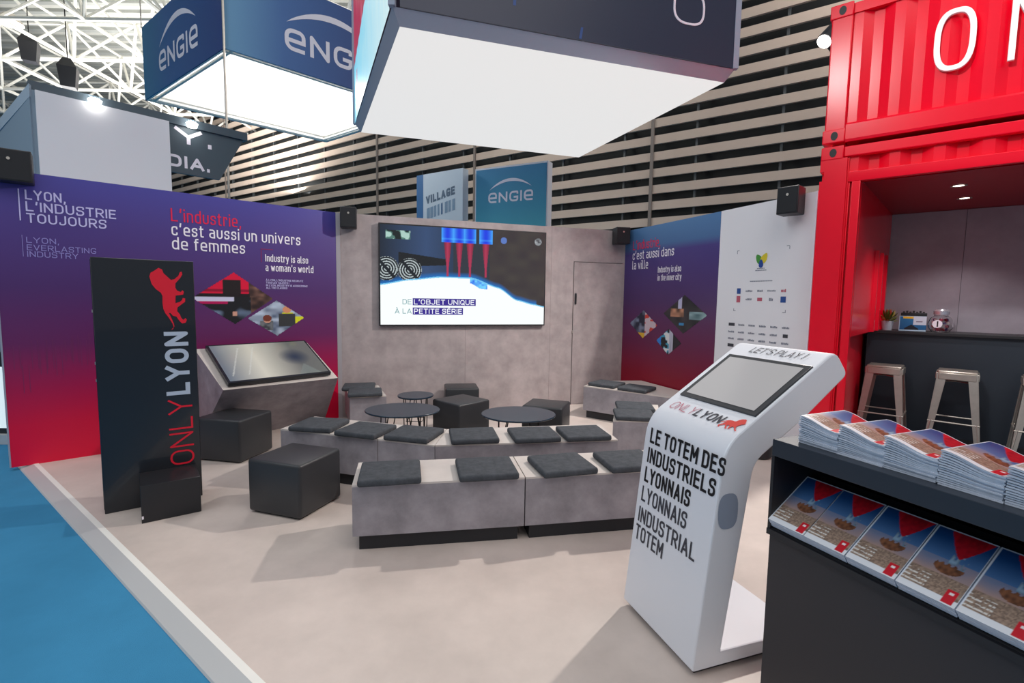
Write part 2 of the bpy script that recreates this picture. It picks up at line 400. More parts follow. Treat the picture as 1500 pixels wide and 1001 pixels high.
def vnoise(x, y, s=0):
    i, j = math.floor(x), math.floor(y); fx, fy = x - i, y - j
    fx = fx * fx * (3 - 2 * fx); fy = fy * fy * (3 - 2 * fy)
    a = hsh(i, j, s) * (1 - fx) + hsh(i + 1, j, s) * fx; b = hsh(i, j + 1, s) * (1 - fx) + hsh(i + 1, j + 1, s) * fx
    return a * (1 - fy) + b * fy

# ================================================================== SETTING
def structure(o): o['kind'] = 'structure'; return o
structure(MB().prism([(-4.37, 4.398), (3.2, -1.27), (9, -1.27), (9, 9), (1, 8.2), (-2.25, 6.4)], -0.03, 0.0).build('floor', FLOOR))
structure(MB().box(-70, 40, -15, 70, -0.06, -0.03).build('floor_aisle_carpet', CARPET))
tr = MB()
o0 = Vector((-4.44, 4.33, 0)); o1 = Vector((2.6, -0.998, 0)); nn = Vector((0.604, 0.797, 0))
pr = [(0, -0.03), (0.006, -0.022), (0.085, 0.004), (0.118, 0.004), (0.118, -0.03)]
for a, b, mi in ((0, 1, 0), (1, 2, 0), (2, 3, 1), (3, 4, 1), (4, 0, 0)):
    q = [o0 + nn * pr[a][0] + Vector((0, 0, pr[a][1])), o1 + nn * pr[a][0] + Vector((0, 0, pr[a][1])), o1 + nn * pr[b][0] + Vector((0, 0, pr[b][1])), o0 + nn * pr[b][0] + Vector((0, 0, pr[b][1]))]
    tr.add(q, [(0, 1, 2, 3)], mi)
structure(tr.build('trim_1', [STRIP, WHITELIP]))

H = 2.57
grad = [(0.0, S(222, 0, 56)), (0.14, S(206, 2, 58)), (0.27, S(164, 14, 74)), (0.42, S(104, 34, 92)), (0.62, S(80, 46, 108)), (0.85, S(78, 60, 134)), (1.0, S(74, 70, 156))]
GRAD = ramp_mat('purple_red_gradient_print', grad, H, 0.38)
GRAD_R = ramp_mat('violet_red_print_with_sheen', [(0.0, S(168, 0, 34)), (0.2, S(140, 4, 40)), (0.38, S(104, 30, 74)), (0.6, S(78, 48, 100)), (0.86, S(74, 62, 130)), (0.9, S(74, 112, 160)), (1.0, S(84, 128, 176))], H, 0.35)  # pale blue top stops paint a light sheen into the print

# ---- left wall
wl = root('wall_left', (-4.38, 4.221), 48.1, kind='structure')
LW = 2.959
MB().box(0, LW, 0, 0.05, 0, H).build('panel', GRAD, wl)
MB().box(-0.012, 0, -0.004, 0.054, 0, H).build('edge_trim', ALU, wl)
mb = MB()
for s, z, w in (('LYON,', 2.341, 0.262), ('L\u2019INDUSTRIE', 2.242, 0.612), ('TOUJOURS', 2.143, 0.538)): wtext(mb, s, 0.202, z, w, 0.083, bold=0.004)
mb.box(0.160, 0.168, -0.003, -0.001, 2.157, 2.425)
mb.build('lettering', INK_LILAC, wl, recalc=False)
mb = MB()
for s, z, w in (('LYON,', 1.970, 0.21), ('EVERLASTING', 1.905, 0.462), ('INDUSTRY', 1.848, 0.335)): wtext(mb, s, 0.192, z, w, 0.05)
mb.box(0.165, 0.169, -0.003, -0.001, 1.85, 2.035)
mb.build('lettering', INK_DIM, wl, recalc=False)
def claim(parent, x0, sub, zshift=0.0, scale=1.0, lines=('c\u2019est aussi un univers', 'de femmes'), lw=(1.262, 0.668), first=0.636, subx=0.872, subw=(0.475, 0.535), small=True):
    m = MB(); wtext(m, 'L\u2019industrie,', x0, 2.275, first, 0.128, bold=-0.007); m.build('lettering', INK_PINK, parent, recalc=False)
    m = MB(); wtext(m, lines[0], x0, 2.135, lw[0], 0.122, bold=-0.004); wtext(m, lines[1], x0, 1.995, lw[1], 0.122, bold=-0.004)
    wtext(m, sub[0], x0 + subx, 1.925, subw[0], 0.082, bold=-0.004); wtext(m, sub[1], x0 + subx, 1.818, subw[1], 0.082, bold=-0.004)
    m.build('lettering', INK_WHITE, parent, recalc=False)
claim(wl, 1.247, ('Industry is also', 'a woman\u2019s world'))
mb = MB()
for s, z, w in (('\u00c0 LYON, L\u2019INDUSTRIE RECRUTE', 1.706, 0.41), ('TOUS LES TALENTS !', 1.677, 0.25), ('IN LYON, INDUSTRY IS ADDRESSING', 1.647, 0.46), ('ALL THE CLASSES', 1.618, 0.23)): wtext(mb, s, 2.12, z, w, 0.022, bold=0.01)
mb.build('lettering', INK_LILAC, wl, recalc=False)
mb = MB().box(2.076, 2.205, -0.003, -0.001, 2.058, 2.064).box(2.076, 2.081, -0.003, -0.001, 1.916, 2.064)
mb.build('bracket_mark', mat('dim_red_vinyl', S(150, 30, 90), 0.5), wl)
mb = MB()                                                                      # faint skyline line-drawing printed low on the panel
for i in range(26):
    x = 0.05 + i * 0.056 + hsh(i, 3) * 0.02; h = 0.5 + 0.5 * hsh(i, 9)
    for xx in (x, x + 0.04): mb.box(xx, xx + 0.003, -0.0016, -0.0008, 0.62 + 0.3 * hsh(i, 1), 0.62 + 0.3 * hsh(i, 1) + 0.34 * h)
mb.build('skyline_line_art', mat('dim_violet_vinyl', S(118, 44, 96), 0.5), wl)
def diamond(u, v): return abs(u - 0.5) + abs(v - 0.5) < 0.5
def photo_cafe(u, v):
    if v > 0.53:
        c = S(225, 10, 60) if (0.62 < v < 0.68) is False else S(150, 5, 45)
        if abs(u - 0.47) < 0.11 and v < 0.86: c = S(34, 26, 28)
        if u > 0.68: c = lerp(S(60, 42, 40), S(150, 110, 95), vnoise(u * 14, v * 14) ** 2)
        if v < 0.60 and u < 0.7: c = S(30, 22, 26)
        return c
    if v > 0.44 and u < 0.5: return S(214, 214, 240)
    if v > 0.39 and u < 0.42: return S(190, 10, 90)
    if u > 0.7: return lerp(S(45, 32, 32), S(130, 95, 80), vnoise(u * 12, v * 12, 4) ** 2)
    c = lerp(S(26, 28, 32), S(120, 140, 170), max(0, vnoise(u * 7, v * 9, 2) - 0.45) * 2.2)
    if abs(u - 0.5) < 0.03 and 0.15 < v < 0.24: c = S(215, 160, 140)
    return c
def photo_lab(u, v):
    c = lerp(S(40, 60, 95), S(200, 215, 235), vnoise(u * 9, v * 11, 5))
    if (u - 0.33) ** 2 + ((v - 0.50) * 0.8) ** 2 < 0.006: return S(120, 60, 45)
    if (u - 0.33) ** 2 + ((v - 0.44) * 0.9) ** 2 < 0.004: return S(235, 170, 140)
    if abs(u - 0.32) < 0.11 and 0.15 < v < 0.42: return lerp(S(48, 50, 56), S(120, 125, 130), vnoise(u * 20, v * 20))
    if (u - 0.68) ** 2 + ((v - 0.74) * 0.8) ** 2 < 0.006: return S(225, 150, 110)
    if abs(u - 0.68) < 0.15 and 0.25 < v < 0.62: return S(58, 60, 62)
    if u > 0.82 and v < 0.55 or (abs(u - 0.69) < 0.1 and 0.6 < v < 0.66): return S(225, 225, 40)
    return c
p1 = inked('photo_print', 0.79, 0.56, 90, 60, photo_cafe, PRINT, wl, (1.40, -0.002, 1.225), diamond)
p1['label'] = 'larger diamond photograph, red lit interior'
p2 = inked('photo_print', 0.615, 0.405, 80, 60, photo_lab, PRINT, wl, (1.92, -0.002, 1.08), diamond)
p2['label'] = 'smaller diamond photograph, two people at work'

# ---- back wall with the flush door
wb = root('wall_back', (-2.178, 6.198), 71.9, kind='structure')
BW = 4.045
MB().box(0, BW, 0, 0.06, 0, H).build('panel', STONE, wb)
mb = MB()
for x in (1.62, 2.86): mb.box(x, x + 0.003, -0.0008, 0.0, 0, H)
mb.build('panel_joint', mat('joint_line', S(128, 118, 118), 0.6), wb)
dr = root('door_1', (-2.178 + 3.215 * math.sin(R(71.9)), 6.198 + 3.215 * math.cos(R(71.9))), 71.9, kind='structure')
MB().box(0.004, 0.786, -0.004, -0.0005, 0.012, 2.088).build('door_leaf', STONE, dr)
mb = MB().box(-0.004, 0.004, -0.005, -0.0005, 0, 2.096).box(0.004, 0.79, -0.005, -0.0005, 2.088, 2.096)
mb.build('door_gap', mat('dark_gap', S(78, 70, 70), 0.7), dr)
MB().box(0.55, 0.785, -0.006, -0.001, 2.096, 2.104).build('top_hinge_strip', STEEL, dr)
mb = MB().box(0.02, 0.05, -0.02, -0.004, 1.48, 1.64); mb.build('door_handle', BLACK, dr, bevel=0.007)
MB().box(-0.012, 0.006, -0.012, -0.004, 1.06, 1.10).build('door_latch', STEEL, dr, bevel=0.003)
structure(MB().box(-0.02, 0.03, -0.012, 0.0, 0, H).build('trim_2', mat('pale_corner_profile', S(170, 165, 170), 0.5), None))
t2 = bpy.data.objects['trim_2']; t2.location = (-2.178, 6.198, 0); t2.rotation_euler = (0, 0, R(90 - 71.9))

# ---- right wall: purple print and white partner panel
wr = root('wall_right', (1.667, 7.454), 158.8, kind='structure')
RWL = 3.045
MB().box(0, 1.888, 0, 0.05, 0, H).build('panel', GRAD_R, wr)
MB().box(1.888, RWL, -0.004, 0.05, 0, H).build('panel', WHITE, wr)['label'] = 'white partner logo panel'
MB().box(RWL, RWL + 0.012, -0.008, 0.054, 0, H).build('edge_trim', INK_WHITE, wr)
claim(wr, 0.20, ('Industry is also', 'in the inner city'), lines=('c\u2019est aussi dans', 'la ville'), lw=(0.905, 0.372), first=0.62, subx=0.592, subw=(0.462, 0.475))
def photo_street(u, v):
    if u > 0.55: return lerp(S(205, 185, 195), S(210, 70, 60), 1 if vnoise(u * 9, v * 9, 1) > 0.62 else 0)
    if v < 0.2: return S(220, 170, 50)
    return lerp(S(40, 42, 62), S(130, 140, 165), max(0, vnoise(u * 10, v * 8, 3) - 0.4) * 1.8)
def photo_dinner(u, v):
    if u > 0.62 and 0.38 < v < 0.58: return lerp(S(40, 80, 86), S(170, 200, 205), vnoise(u * 5, v * 16, 8))
    if 0.18 < u < 0.5 and 0.42 < v < 0.64: return lerp(S(40, 30, 28), S(225, 160, 125), vnoise(u * 11, v * 10, 6) ** 1.5)
    if abs(u - 0.4) < 0.04 and v > 0.6: return S(190, 190, 220)
    if abs(u - 0.45) < 0.06 and 0.2 < v < 0.28: return S(60, 140, 190)
    return lerp(S(22, 24, 28), S(62, 56, 60), vnoise(u * 8, v * 8, 7))
def photo_plant(u, v):
    if u > 0.68: return S(34, 34, 42)
    if u > 0.52: return lerp(S(150, 150, 170), S(205, 205, 220), vnoise(u * 20, v * 3))
    if u < 0.2: return S(40, 130, 215)
    n = vnoise(u * 12, v * 10, 2)
    return S(225, 225, 225) if n > 0.62 else (S(60, 160, 190) if n > 0.45 else S(30, 30, 36))
inked('photo_print', 0.64, 0.39, 60, 50, photo_street, PRINT, wr, (0.19, -0.002, 1.02), diamond)['label'] = 'left diamond photograph'
inked('photo_print', 0.80, 0.485, 80, 60, photo_dinner, PRINT, wr, (0.942, -0.002, 1.142), diamond)['label'] = 'large upper diamond photograph'
inked('photo_print', 0.50, 0.34, 60, 50, photo_plant, PRINT, wr, (0.818, -0.002, 0.845), diamond)['label'] = 'lower diamond photograph'
Y = -0.006
mb = MB()                                                                     # three-leaf emblem
def leaf(cx, cz, r, ang, mi):
    pts = []
    for i in range(24):
        t = 2 * math.pi * i / 24; x = r * 1.25 * math.cos(t); z = r * 0.8 * math.sin(t) * (1 - 0.3 * math.cos(t))
        pts.append((cx + x * math.cos(ang) - z * math.sin(ang), Y - 0.0004 * mi, cz + x * math.sin(ang) + z * math.cos(ang)))
    mb.add(pts, [tuple(range(24))], mi)
leaf(2.445, 1.995, 0.045, R(125), 0); leaf(2.508, 2.002, 0.045, R(58), 1); leaf(2.472, 1.948, 0.034, R(90), 2)
mb.build('leaf_emblem', [mat('leaf_green', S(70, 150, 60)), mat('leaf_yellow', S(225, 205, 50)), mat('leaf_blue', S(30, 70, 150))], wr, recalc=False)
mb = MB()
for x, w, z, h in ((2.425, 0.10, 1.895, 0.008), (2.405, 0.14, 1.875, 0.010), (2.345, 0.28, 1.764, 0.010)):
    n = int(w / 0.014)
    for i in range(n): mb.box(x + i * 0.014, x + i * 0.014 + 0.010, Y, Y + 0.001, z, z + h)
for x, z, sx, sz in ((2.15, 2.10, 1, -1), (2.795, 2.10, -1, -1), (2.14, 1.45, 1, 1), (2.79, 1.45, -1, 1)):
    a = min(x, x + 0.03 * sx); mb.box(a, a + 0.03, Y, Y + 0.001, z, z + 0.006); b = min(z, z + 0.03 * sz); mb.box(x, x + 0.006, Y, Y + 0.001, b, b + 0.03)
mb.build('partner_caption', INK_MID, wr)
mb = MB(); rr = random.Random(3)
def mark(cx, cz, w, h, mi):
    if h > 0.03: mb.box(cx - w / 2, cx + w / 2, Y, Y + 0.001, cz - h / 2, cz + h / 2, mi)
    else:
        n = max(3, int(w / 0.014))
        for i in range(n): mb.box(cx - w / 2 + i * w / n, cx - w / 2 + (i + .72) * w / n, Y, Y + 0.001, cz - h / 2, cz + h / 2 * rr.choice((0.6, 1.0)), mi)
for r_, z in enumerate((1.668, 1.580)):
    spec = [((0.05, 0.06, 1), (0.09, 0.02, 0), (0.07, 0.02, 0), (0.10, 0.015, 0), (0.06, 0.03, 2)), ((0.05, 0.07, 2), (0.08, 0.02, 0), (0.06, 0.034, 2), (0.05, 0.03, 0), (0.06, 0.06, 1))][r_]
    for i, (w, h, mi) in enumerate(spec): mark(2.20 + i * 0.14, z, w, h, mi)
for r_, z in enumerate((1.303, 1.222, 1.147, 1.072)):
    for i in range(6):
        big = (r_, i) in ((0, 0), (1, 5), (3, 0)); mark(2.125 + i * 0.137, z, 0.085 if not (r_ == 1 and i == 5) else 0.055, 0.034 if big else 0.02, 3 if big else 0)
mb.build('partner_logos', [INK_MID, mat('logo_blue', S(40, 80, 150)), mat('logo_red', S(190, 90, 110)), mat('logo_dark', S(60, 62, 70))], wr)

# ---- hall: slatted far wall, roof deck and space frame
sw = root('wall_far', (-26.9, 38.26), 124.25, kind='structure')                # runs from far left towards the right
SL = 62.0
MB().box(0, SL, 0.5, 0.7, 0, 17).build('backing', SLAT_BK, sw)
mb = MB(); z = 0.3
while z < 16.8: mb.box(0, SL, 0.0, 0.09, z, z + 0.275); z += 0.533
mb.build('slats', SLAT, sw)
mb = MB(); x = 1.0
while x < SL: mb.box(x, x + 0.07, 0.1, 0.22, 0, 17); x += 2.4
mb.build('uprights', mat('slat_upright', S(74, 78, 80), 0.6), sw)
mb = MB()
for x in (10.0, 24.5, 30.5, 38.0): mb.box(x, x + 0.10, -0.06, 0.0, 0, 17)
mb.build('cable_ducts', mat('duct_grey', S(120, 110, 104), 0.6), sw)
structure(MB().box(-60, 14, -8, 60, 15.0, 15.2).build('ceiling', DECK))
mb = MB(); P = 3.2; zl, zu = 11.6, 13.9
rows = range(3, 15); cols = range(-13, -1)
for i in cols:
    for j in rows:
        a = (i * P, j * P, zl); up = (i * P + P / 2, j * P + P / 2, zu)
        mb.tube(a, ((i + 1) * P, j * P, zl), 0.075, 6, caps=False); mb.tube(a, (i * P, (j + 1) * P, zl), 0.075, 6, caps=False)
        mb.tube(up, (up[0] + P, up[1], zu), 0.06, 6, caps=False); mb.tube(up, (up[0], up[1] + P, zu), 0.06, 6, caps=False)
        for dx, dy in ((0, 0), (1, 0), (0, 1), (1, 1)): mb.tube(up, ((i + dx) * P, (j + dy) * P, zl), 0.06, 6, caps=False)
structure(mb.build('ceiling_truss', TRUSS, recalc=False, smooth=True))
mb = MB()
for j in range(3, 16):                                                        # folded deck ribs
    for k in range(4): mb.box(-45, -3, j * P + k * 0.8, j * P + k * 0.8 + 0.25, 14.85, 15.0)
structure(mb.build('ceiling_ribs', mat('deck_rib', S(176, 178, 174), 0.7)))

# ================================================================== BIG THINGS
# ---- suspended lightbox
A0 = [Vector((-1.066, 4.724, 4.0)), Vector((-2.314, 7.653, 4.0)), Vector((1.108, 8.789, 4.0)), Vector((2.335, 5.773, 4.0))]
lb = root('hanging_lightbox', (0, 0, 4.0), 90, 'big suspended lightbox with glowing white underside above the seating', 'lightbox')
cen = sum(A0, Vector()) / 4 - Vector((0, 0, 4))
loc0 = [p - Vector((0, 0, 4)) for p in A0]
outw = [(p - cen).normalized() * 0.10 + p for p in loc0]
ZB, ZT = 0.125, 2.3
MB().add(loc0, [(0, 1, 2, 3)]).build('diffuser', DIFF, lb, recalc=False)
mb = MB()
for i in range(4):
    a, b = loc0[i], loc0[(i + 1) % 4]; c, d = outw[i], outw[(i + 1) % 4]
    zz = Vector((0, 0, ZB)); mb.add([a + Vector((0, 0, 0.001)), b + Vector((0, 0, 0.001)), d + zz, c + zz], [(0, 1, 2, 3)])
for p in outw: mb.box(p.x - 0.03, p.x + 0.03, p.y - 0.03, p.y + 0.03, ZB, ZT)
mb.build('frame', ALU, lb)
def side(i, fn_mats, name='side_panel'):
    a, b = outw[i], outw[(i + 1) % 4]; d = (b - a); L = d.length; ex = d / L
    return a, ex, L
# front (towards the visitor): dark navy with an O and fine light strokes; runs 0 -> 3
a, b = outw[0], outw[3]; ex = (b - a).normalized(); L = (b - a).length; ang = math.degrees(math.atan2(ex.x, ex.y))
fr = MB().box(0.07, L - 0.03, -0.012, 0.0, ZB + 0.004, ZT).build('front_panel', NAVY, lb)
fr.location = a; fr.rotation_euler = (0, 0, R(90 - ang))
mb = MB(); ring(mb, 3.075, 0.655, 0.195, 0.175, 0.022, 0.022, -0.02, -0.012, n=2.8)
o = mb.build('lettering', INK_WHITE, fr)
for x, z, h in ((1.12, 0.33, 0.45), (1.81, 0.14, 0.11), (0.45, 0.75, 0.5), (2.35, 0.9, 0.5)):
    MB().add([(x, -0.014, z), (x + 0.03, -0.014, z), (x + 0.045, -0.014, z + h), (x + 0.02, -0.014, z + h)], [(0, 1, 2, 3)]).build('blue_stroke', mat('stroke_blue', S(50, 80, 140), 0.5), fr)
# left side: cyan picture with a red wedge; runs 1 -> 0
a, b = outw[1], outw[0]; ex = (b - a).normalized(); L = (b - a).length; ang = math.degrees(math.atan2(ex.x, ex.y))
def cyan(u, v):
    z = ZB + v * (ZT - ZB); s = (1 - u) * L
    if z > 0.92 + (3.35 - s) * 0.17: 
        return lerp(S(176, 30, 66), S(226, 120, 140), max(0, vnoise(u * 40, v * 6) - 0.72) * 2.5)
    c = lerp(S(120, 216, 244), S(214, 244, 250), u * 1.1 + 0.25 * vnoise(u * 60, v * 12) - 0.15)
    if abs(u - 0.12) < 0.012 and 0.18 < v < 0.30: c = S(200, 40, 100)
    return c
lp = inked('left_panel', L - 0.10, ZT - ZB - 0.004, 120, 60, cyan, print_mat('printed_ink_added_glow', 0.4, 0.85), lb)  # glow added to the print in place of light falling on this side
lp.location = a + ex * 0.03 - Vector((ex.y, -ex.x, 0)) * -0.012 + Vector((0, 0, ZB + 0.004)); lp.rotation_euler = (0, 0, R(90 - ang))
for i, nm in ((1, 'rear_panel'), (2, 'right_panel')):
    a, b = outw[i], outw[i + 1]; ex = (b - a).normalized(); L = (b - a).length; ang = math.degrees(math.atan2(ex.x, ex.y))
    pnl = MB().box(0.03, L - 0.03, -0.006, 0.006, ZB + 0.004, ZT).build(nm, NAVY, lb); pnl.location = a; pnl.rotation_euler = (0, 0, R(90 - ang))
mb = MB()
for p in loc0: mb.tube(p + (cen - p) * 0.1 + Vector((0, 0, ZT)), p + (cen - p) * 0.1 + Vector((0, 0, 11.0)), 0.012, 6)
mb.add([p + Vector((0, 0, ZT)) for p in outw], [(0, 1, 2, 3)])
mb.build('suspension_wires', STEEL, lb)

# ---- second suspended sign (open ring of four printed panels)
Nn_ = Vector((-5.304, 9.375, 0)); Ll_ = Vector((-8.602, 11.884, 0)); Ff_ = Vector((-5.507, 14.852, 0)); Rr_ = Nn_ + Ff_ - Ll_
eg = root('hanging_sign', (0, 0, 6.0), 90, 'square blue suspended sign ring with white rounded lettering and arc', 'hanging sign')
SH = 1.6
ENG_L = ramp_mat('blue_gradient_print', [(0.0, S(44, 128, 170)), (0.35, S(44, 100, 160)), (1.0, S(36, 64, 124))], 4.1, 0.5, axis=0)
ENG_R = ramp_mat('pale_blue_gradient_print', [(0.0, S(120, 170, 205)), (0.35, S(84, 120, 176)), (1.0, S(58, 76, 134))], 3.0, 0.5, axis=0)
for (a, b, m, nm) in ((Ll_, Nn_, ENG_L, 'left_panel'), (Nn_, Rr_, ENG_R, 'front_panel'), (Rr_, Ff_, ENGIE_B, 'rear_panel'), (Ff_, Ll_, ENGIE_B, 'rear_panel')):
    ex = (b - a).normalized(); L = (b - a).length; ang = math.degrees(math.atan2(ex.x, ex.y))
    g_ = MB().box(0.02, L - 0.02, 0, 0.02, 0.0, SH); 
    p_ = g_.build(nm, m, eg); p_.location = a; p_.rotation_euler = (0, 0, R(90 - ang))
    MB().box(0.02, L - 0.02, 0.025, 0.045, -0.001, SH).build('white_lining', WHITE, p_)
    if nm != 'rear_panel':
        k = MB(); swoosh_logo(k, (1.0 if nm == 'left_panel' else 1.07, -0.004, 0.36), (1, 0, 0), (0, 0, 1), 2.05, 0)
        k.build('lettering', INK_WHITE, p_, recalc=False)
mb = MB()
for a, b in ((Ll_, Nn_), (Nn_, Rr_), (Rr_, Ff_), (Ff_, Ll_)):
    inn = (Nn_ + Ff_) / 2
    a2 = a + (inn - a) * 0.02; b2 = b + (inn - b) * 0.02
    for off, dz in ((0.0, 0.03), (0.12, 0.03), (0.06, 0.14), (0.0, SH)):
        q = (inn - (a + b) / 2).normalized() * off
        mb.tube(a2 + q + Vector((0, 0, dz)), b2 + q + Vector((0, 0, dz)), 0.035, 6)
mb.build('frame', TRUSS, eg)
for p in (Nn_, Ll_, Rr_, Ff_): MB().tube(p + Vector((0, 0, SH)), p + Vector((0, 0, 5.4)), 0.012, 6).build('suspension_wire', STEEL, eg)
MB().tube(Nn_ + Vector((0.02, -0.03, -6.02)), Nn_ + Vector((0.02, -0.03, SH)), 0.022, 8).build('support_pole', STEEL, eg)
inn = (Nn_ + Ff_) / 2
o = lamp('ring_lamp', 'POINT', (inn.x, inn.y, 6.7), 230, (1, 1, 1), 0.4)

# ---- neighbouring stand behind the left wall
nb = root('exhibition_stand', (-5.764, 6.077), 41.3, 'neighbouring stand with white panel, slate header and white capital lettering', 'stand')
MB().box(0.05, 1.405, 0.0, 0.05, 0, 3.945).build('white_panel', WHITE, nb)
MB().hull8([(-0.28, 4.2, 0), (0.0, 0.02, 0), (0.05, 0.10, 0), (-0.23, 4.22, 0)], [(-0.28, 4.2, 3.85), (0.0, 0.02, 3.85), (0.05, 0.10, 3.85), (-0.23, 4.22, 3.85)]).build('return_panel', GREYBLUE, nb)
MB().hull8([(-0.30, 4.2, 3.85), (0.0, 0.0, 3.85), (0.05, 0.12, 3.85), (-0.22, 4.22, 3.85)], [(-0.30, 4.2, 4.0), (0.0, 0.0, 4.0), (0.05, 0.12, 4.0), (-0.22, 4.22, 4.0)]).build('return_header', mat('pale_grey_blue', S(176, 192, 206), 0.5), nb)
MB().box(0.0, 2.46, 0.06, 0.22, 3.945, 4.06).build('header_beam', SLATE, nb)
MB().hull8([(1.39, 0.10, 3.28), (2.06, 0.10, 3.28), (2.06, 0.16, 3.28), (1.39, 0.16, 3.28)], [(1.39, 0.10, 3.96), (2.42, 0.10, 3.96), (2.42, 0.16, 3.96), (1.39, 0.16, 3.96)]).build('dark_panel', SLATE, nb)
mb = MB(); wtext(mb, 'Y.', 1.49, 3.705, 0.47, 0.22, y=0.096, bold=0.03); wtext(mb, 'DIA.', 1.395, 3.36, 0.53, 0.17, y=0.096, bold=0.03)
mb.build('lettering', INK_WHITE, nb, recalc=False)
for x in (0.60, 1.68):
    MB().lathe([(0.001, 3.93), (0.06, 3.93), (0.075, 3.98), (0.05, 4.0)], 16, x, -0.02).build('spot_lamp', GLOW, nb)
MB().box(0.0, 0.05, 0.05, 0.12, 0, 3.95).build('corner_post', GREYBLUE, nb)

# ---- teal sign tower and village sign beyond the back wall
tw = root('sign_tower', (-0.909, 11.658), 116.9, 'teal sign tower with white arc and wordmark behind the back wall', 'sign')
TEAL = ramp_mat('teal_gradient_print', [(0.0, S(96, 196, 206)), (0.62, S(90, 190, 204)), (0.80, S(70, 160, 190)), (1.0, S(66, 140, 184))], 4.5, 0.5)
MB().box(0, 1.82, 0.01, 0.24, 0, 4.5).build('body', WHITE, tw)
MB().box(0.03, 1.79, 0.0, 0.009, 0.05, 4.46).build('face', TEAL, tw)
mb = MB(); swoosh_logo(mb, (0.36, -0.004, 3.70), (1, 0, 0.0), (0, 0, 1), 1.12); mb.build('lettering', INK_WHITE, tw, recalc=False)
vg = root('sign_tower', (-2.207, 12.24), 123.7, 'white sign tower with tilted grey block capitals and blue edge', 'sign')
MB().box(0, 1.234, 0, 0.2, 0, 4.5).build('body', mat('pale_blue_white', S(206, 218, 226), 0.5), vg)
be = MB().box(-0.22, -0.005, 0.0, 0.2, 0, 4.5).build('side_panel', mat('blue_side', S(58, 110, 160), 0.5), vg)
mb = MB(); tl = R(10)
text(mb, 'VILLAGE', (0.10, -0.004, 3.78), (math.cos(tl), 0, math.sin(tl)), (-0.05, 0, 1), 0.92, 0.19, bold=0.04)
for i, w in enumerate((0.13, 0.12, 0.10, 0.08, 0.06, 0.12, 0.09, 0.11)):
    x = 0.12 + i * 0.115; zz = 3.42 + math.tan(tl) * (x - 0.1)
    mb.add([(x, -0.004, zz), (x + w * 0.75, -0.004, zz + w * 0.14), (x + w * 0.75, -0.004, zz + 0.28), (x, -0.004, zz + 0.26)], [(0, 1, 2, 3)], 1 if i != 4 else 2)
mb.build('lettering', [mat('slate_ink', S(92, 112, 132), 0.5), mat('slate_ink_pale', S(130, 156, 178), 0.5), mat('deep_blue_ink', S(46, 94, 136), 0.5)], vg, recalc=False)

# ================================================================== CONTAINERS AND BAR
CX, CY, CA = 2.674, 4.44, 129.5
CLN = 6.06
def wave(mb, x0, x1, z0, z1, y, depth=0.036, pitch=0.278, mi=0):
    xs = [x0]; ys = [y]; x = x0
    seq = ((0.070, 0), (0.069, depth), (0.070, 0), (0.069, -depth)); k = 0; cur = y
    while x < x1 - 1e-6:
        dx, dy = seq[k % 4]; x2 = min(x1, x + dx); cur = cur + dy * (x2 - x) / dx; x = x2; xs.append(x); ys.append(cur); k += 1
    n = len(xs); vs = [(a, b, z0) for a, b in zip(xs, ys)] + [(a, b, z1) for a, b in zip(xs, ys)]
    mb.add(vs, [(i, i + 1, n + i + 1, n + i) for i in range(n - 1)], mi)
def casting(parent, x, z, mirror=False):
    mb = MB().box(x, x + 0.165, -0.005, 0.16, z, z + 0.112); c = mb.build('corner_casting', RED, parent, bevel=0.008)
    k = MB().lathe([(0.001, 0), (0.001, 0)], 4); k = MB(); n = 20
    pts = [(x + 0.088 + 0.026 * math.cos(2 * math.pi * i / n), -0.007, z + 0.056 + 0.036 * math.sin(2 * math.pi * i / n)) for i in range(n)]
    k.add(pts, [tuple(range(n))]); k.build('casting_hole', INK_BLACK, c, recalc=False)
up = root('shipping_container', (CX, CY, 2.925), CA, 'red corrugated half-height container with white capitals, stacked on the open one', 'container')
for x in (0.012, CLN - 0.165): MB().box(x, x + 0.153, 0.004, 0.15, 0.10, 1.04).build('corner_post', RED, up, bevel=0.01)
for x in (0, CLN - 0.165): casting(up, x, 0.0); casting(up, x, 1.025)
mb = MB(); mb.prof([(0.02, 0.0), (0.045, 0.0), (0.045, 0.012), (0.03, 0.02), (0.03, 0.12), (0.06, 0.135), (0.06, 0.155), (0.02, 0.155), (0.012, 0.14), (0.012, 0.02)], 0.165, CLN - 0.165); mb.build('bottom_rail', RED, up)
MB().box(0.165, CLN - 0.165, 0.03, 0.09, 1.05, 1.13).build('top_rail', RED, up)
mb = MB(); wave(mb, 0.165, CLN - 0.165, 0.15, 1.06, 0.045); mb.build('corrugated_panel', RED, up, recalc=False)
MB().box(0.02, CLN - 0.02, 0.12, 2.4, 0.02, 1.1).build('body', RED, up)
mb = MB(); ring(mb, 0.822, 0.635, 0.120, 0.225, 0.036, 0.034, 0.012, 0.040, n=2.7)
WL = mat('white_letter', S(252, 250, 250), 0.5); mb.build('letter', WL, up); mb = MB()
x0, x1, z0, z1 = 1.122, 1.36, 0.392, 0.86
mb.box(x0, x0 + 0.036, 0.012, 0.04, z0, z1); mb.box(x1 - 0.036, x1, 0.012, 0.04, z0, z1)
mb.hull8([(x0, 0.0118, z1), (x0 + 0.042, 0.0118, z1), (x1, 0.0118, z0), (x1 - 0.042, 0.0118, z0)], [(x0, 0.0398, z1), (x0 + 0.042, 0.0398, z1), (x1, 0.0398, z0), (x1 - 0.042, 0.0398, z0)])
mb.build('letter', WL, up)

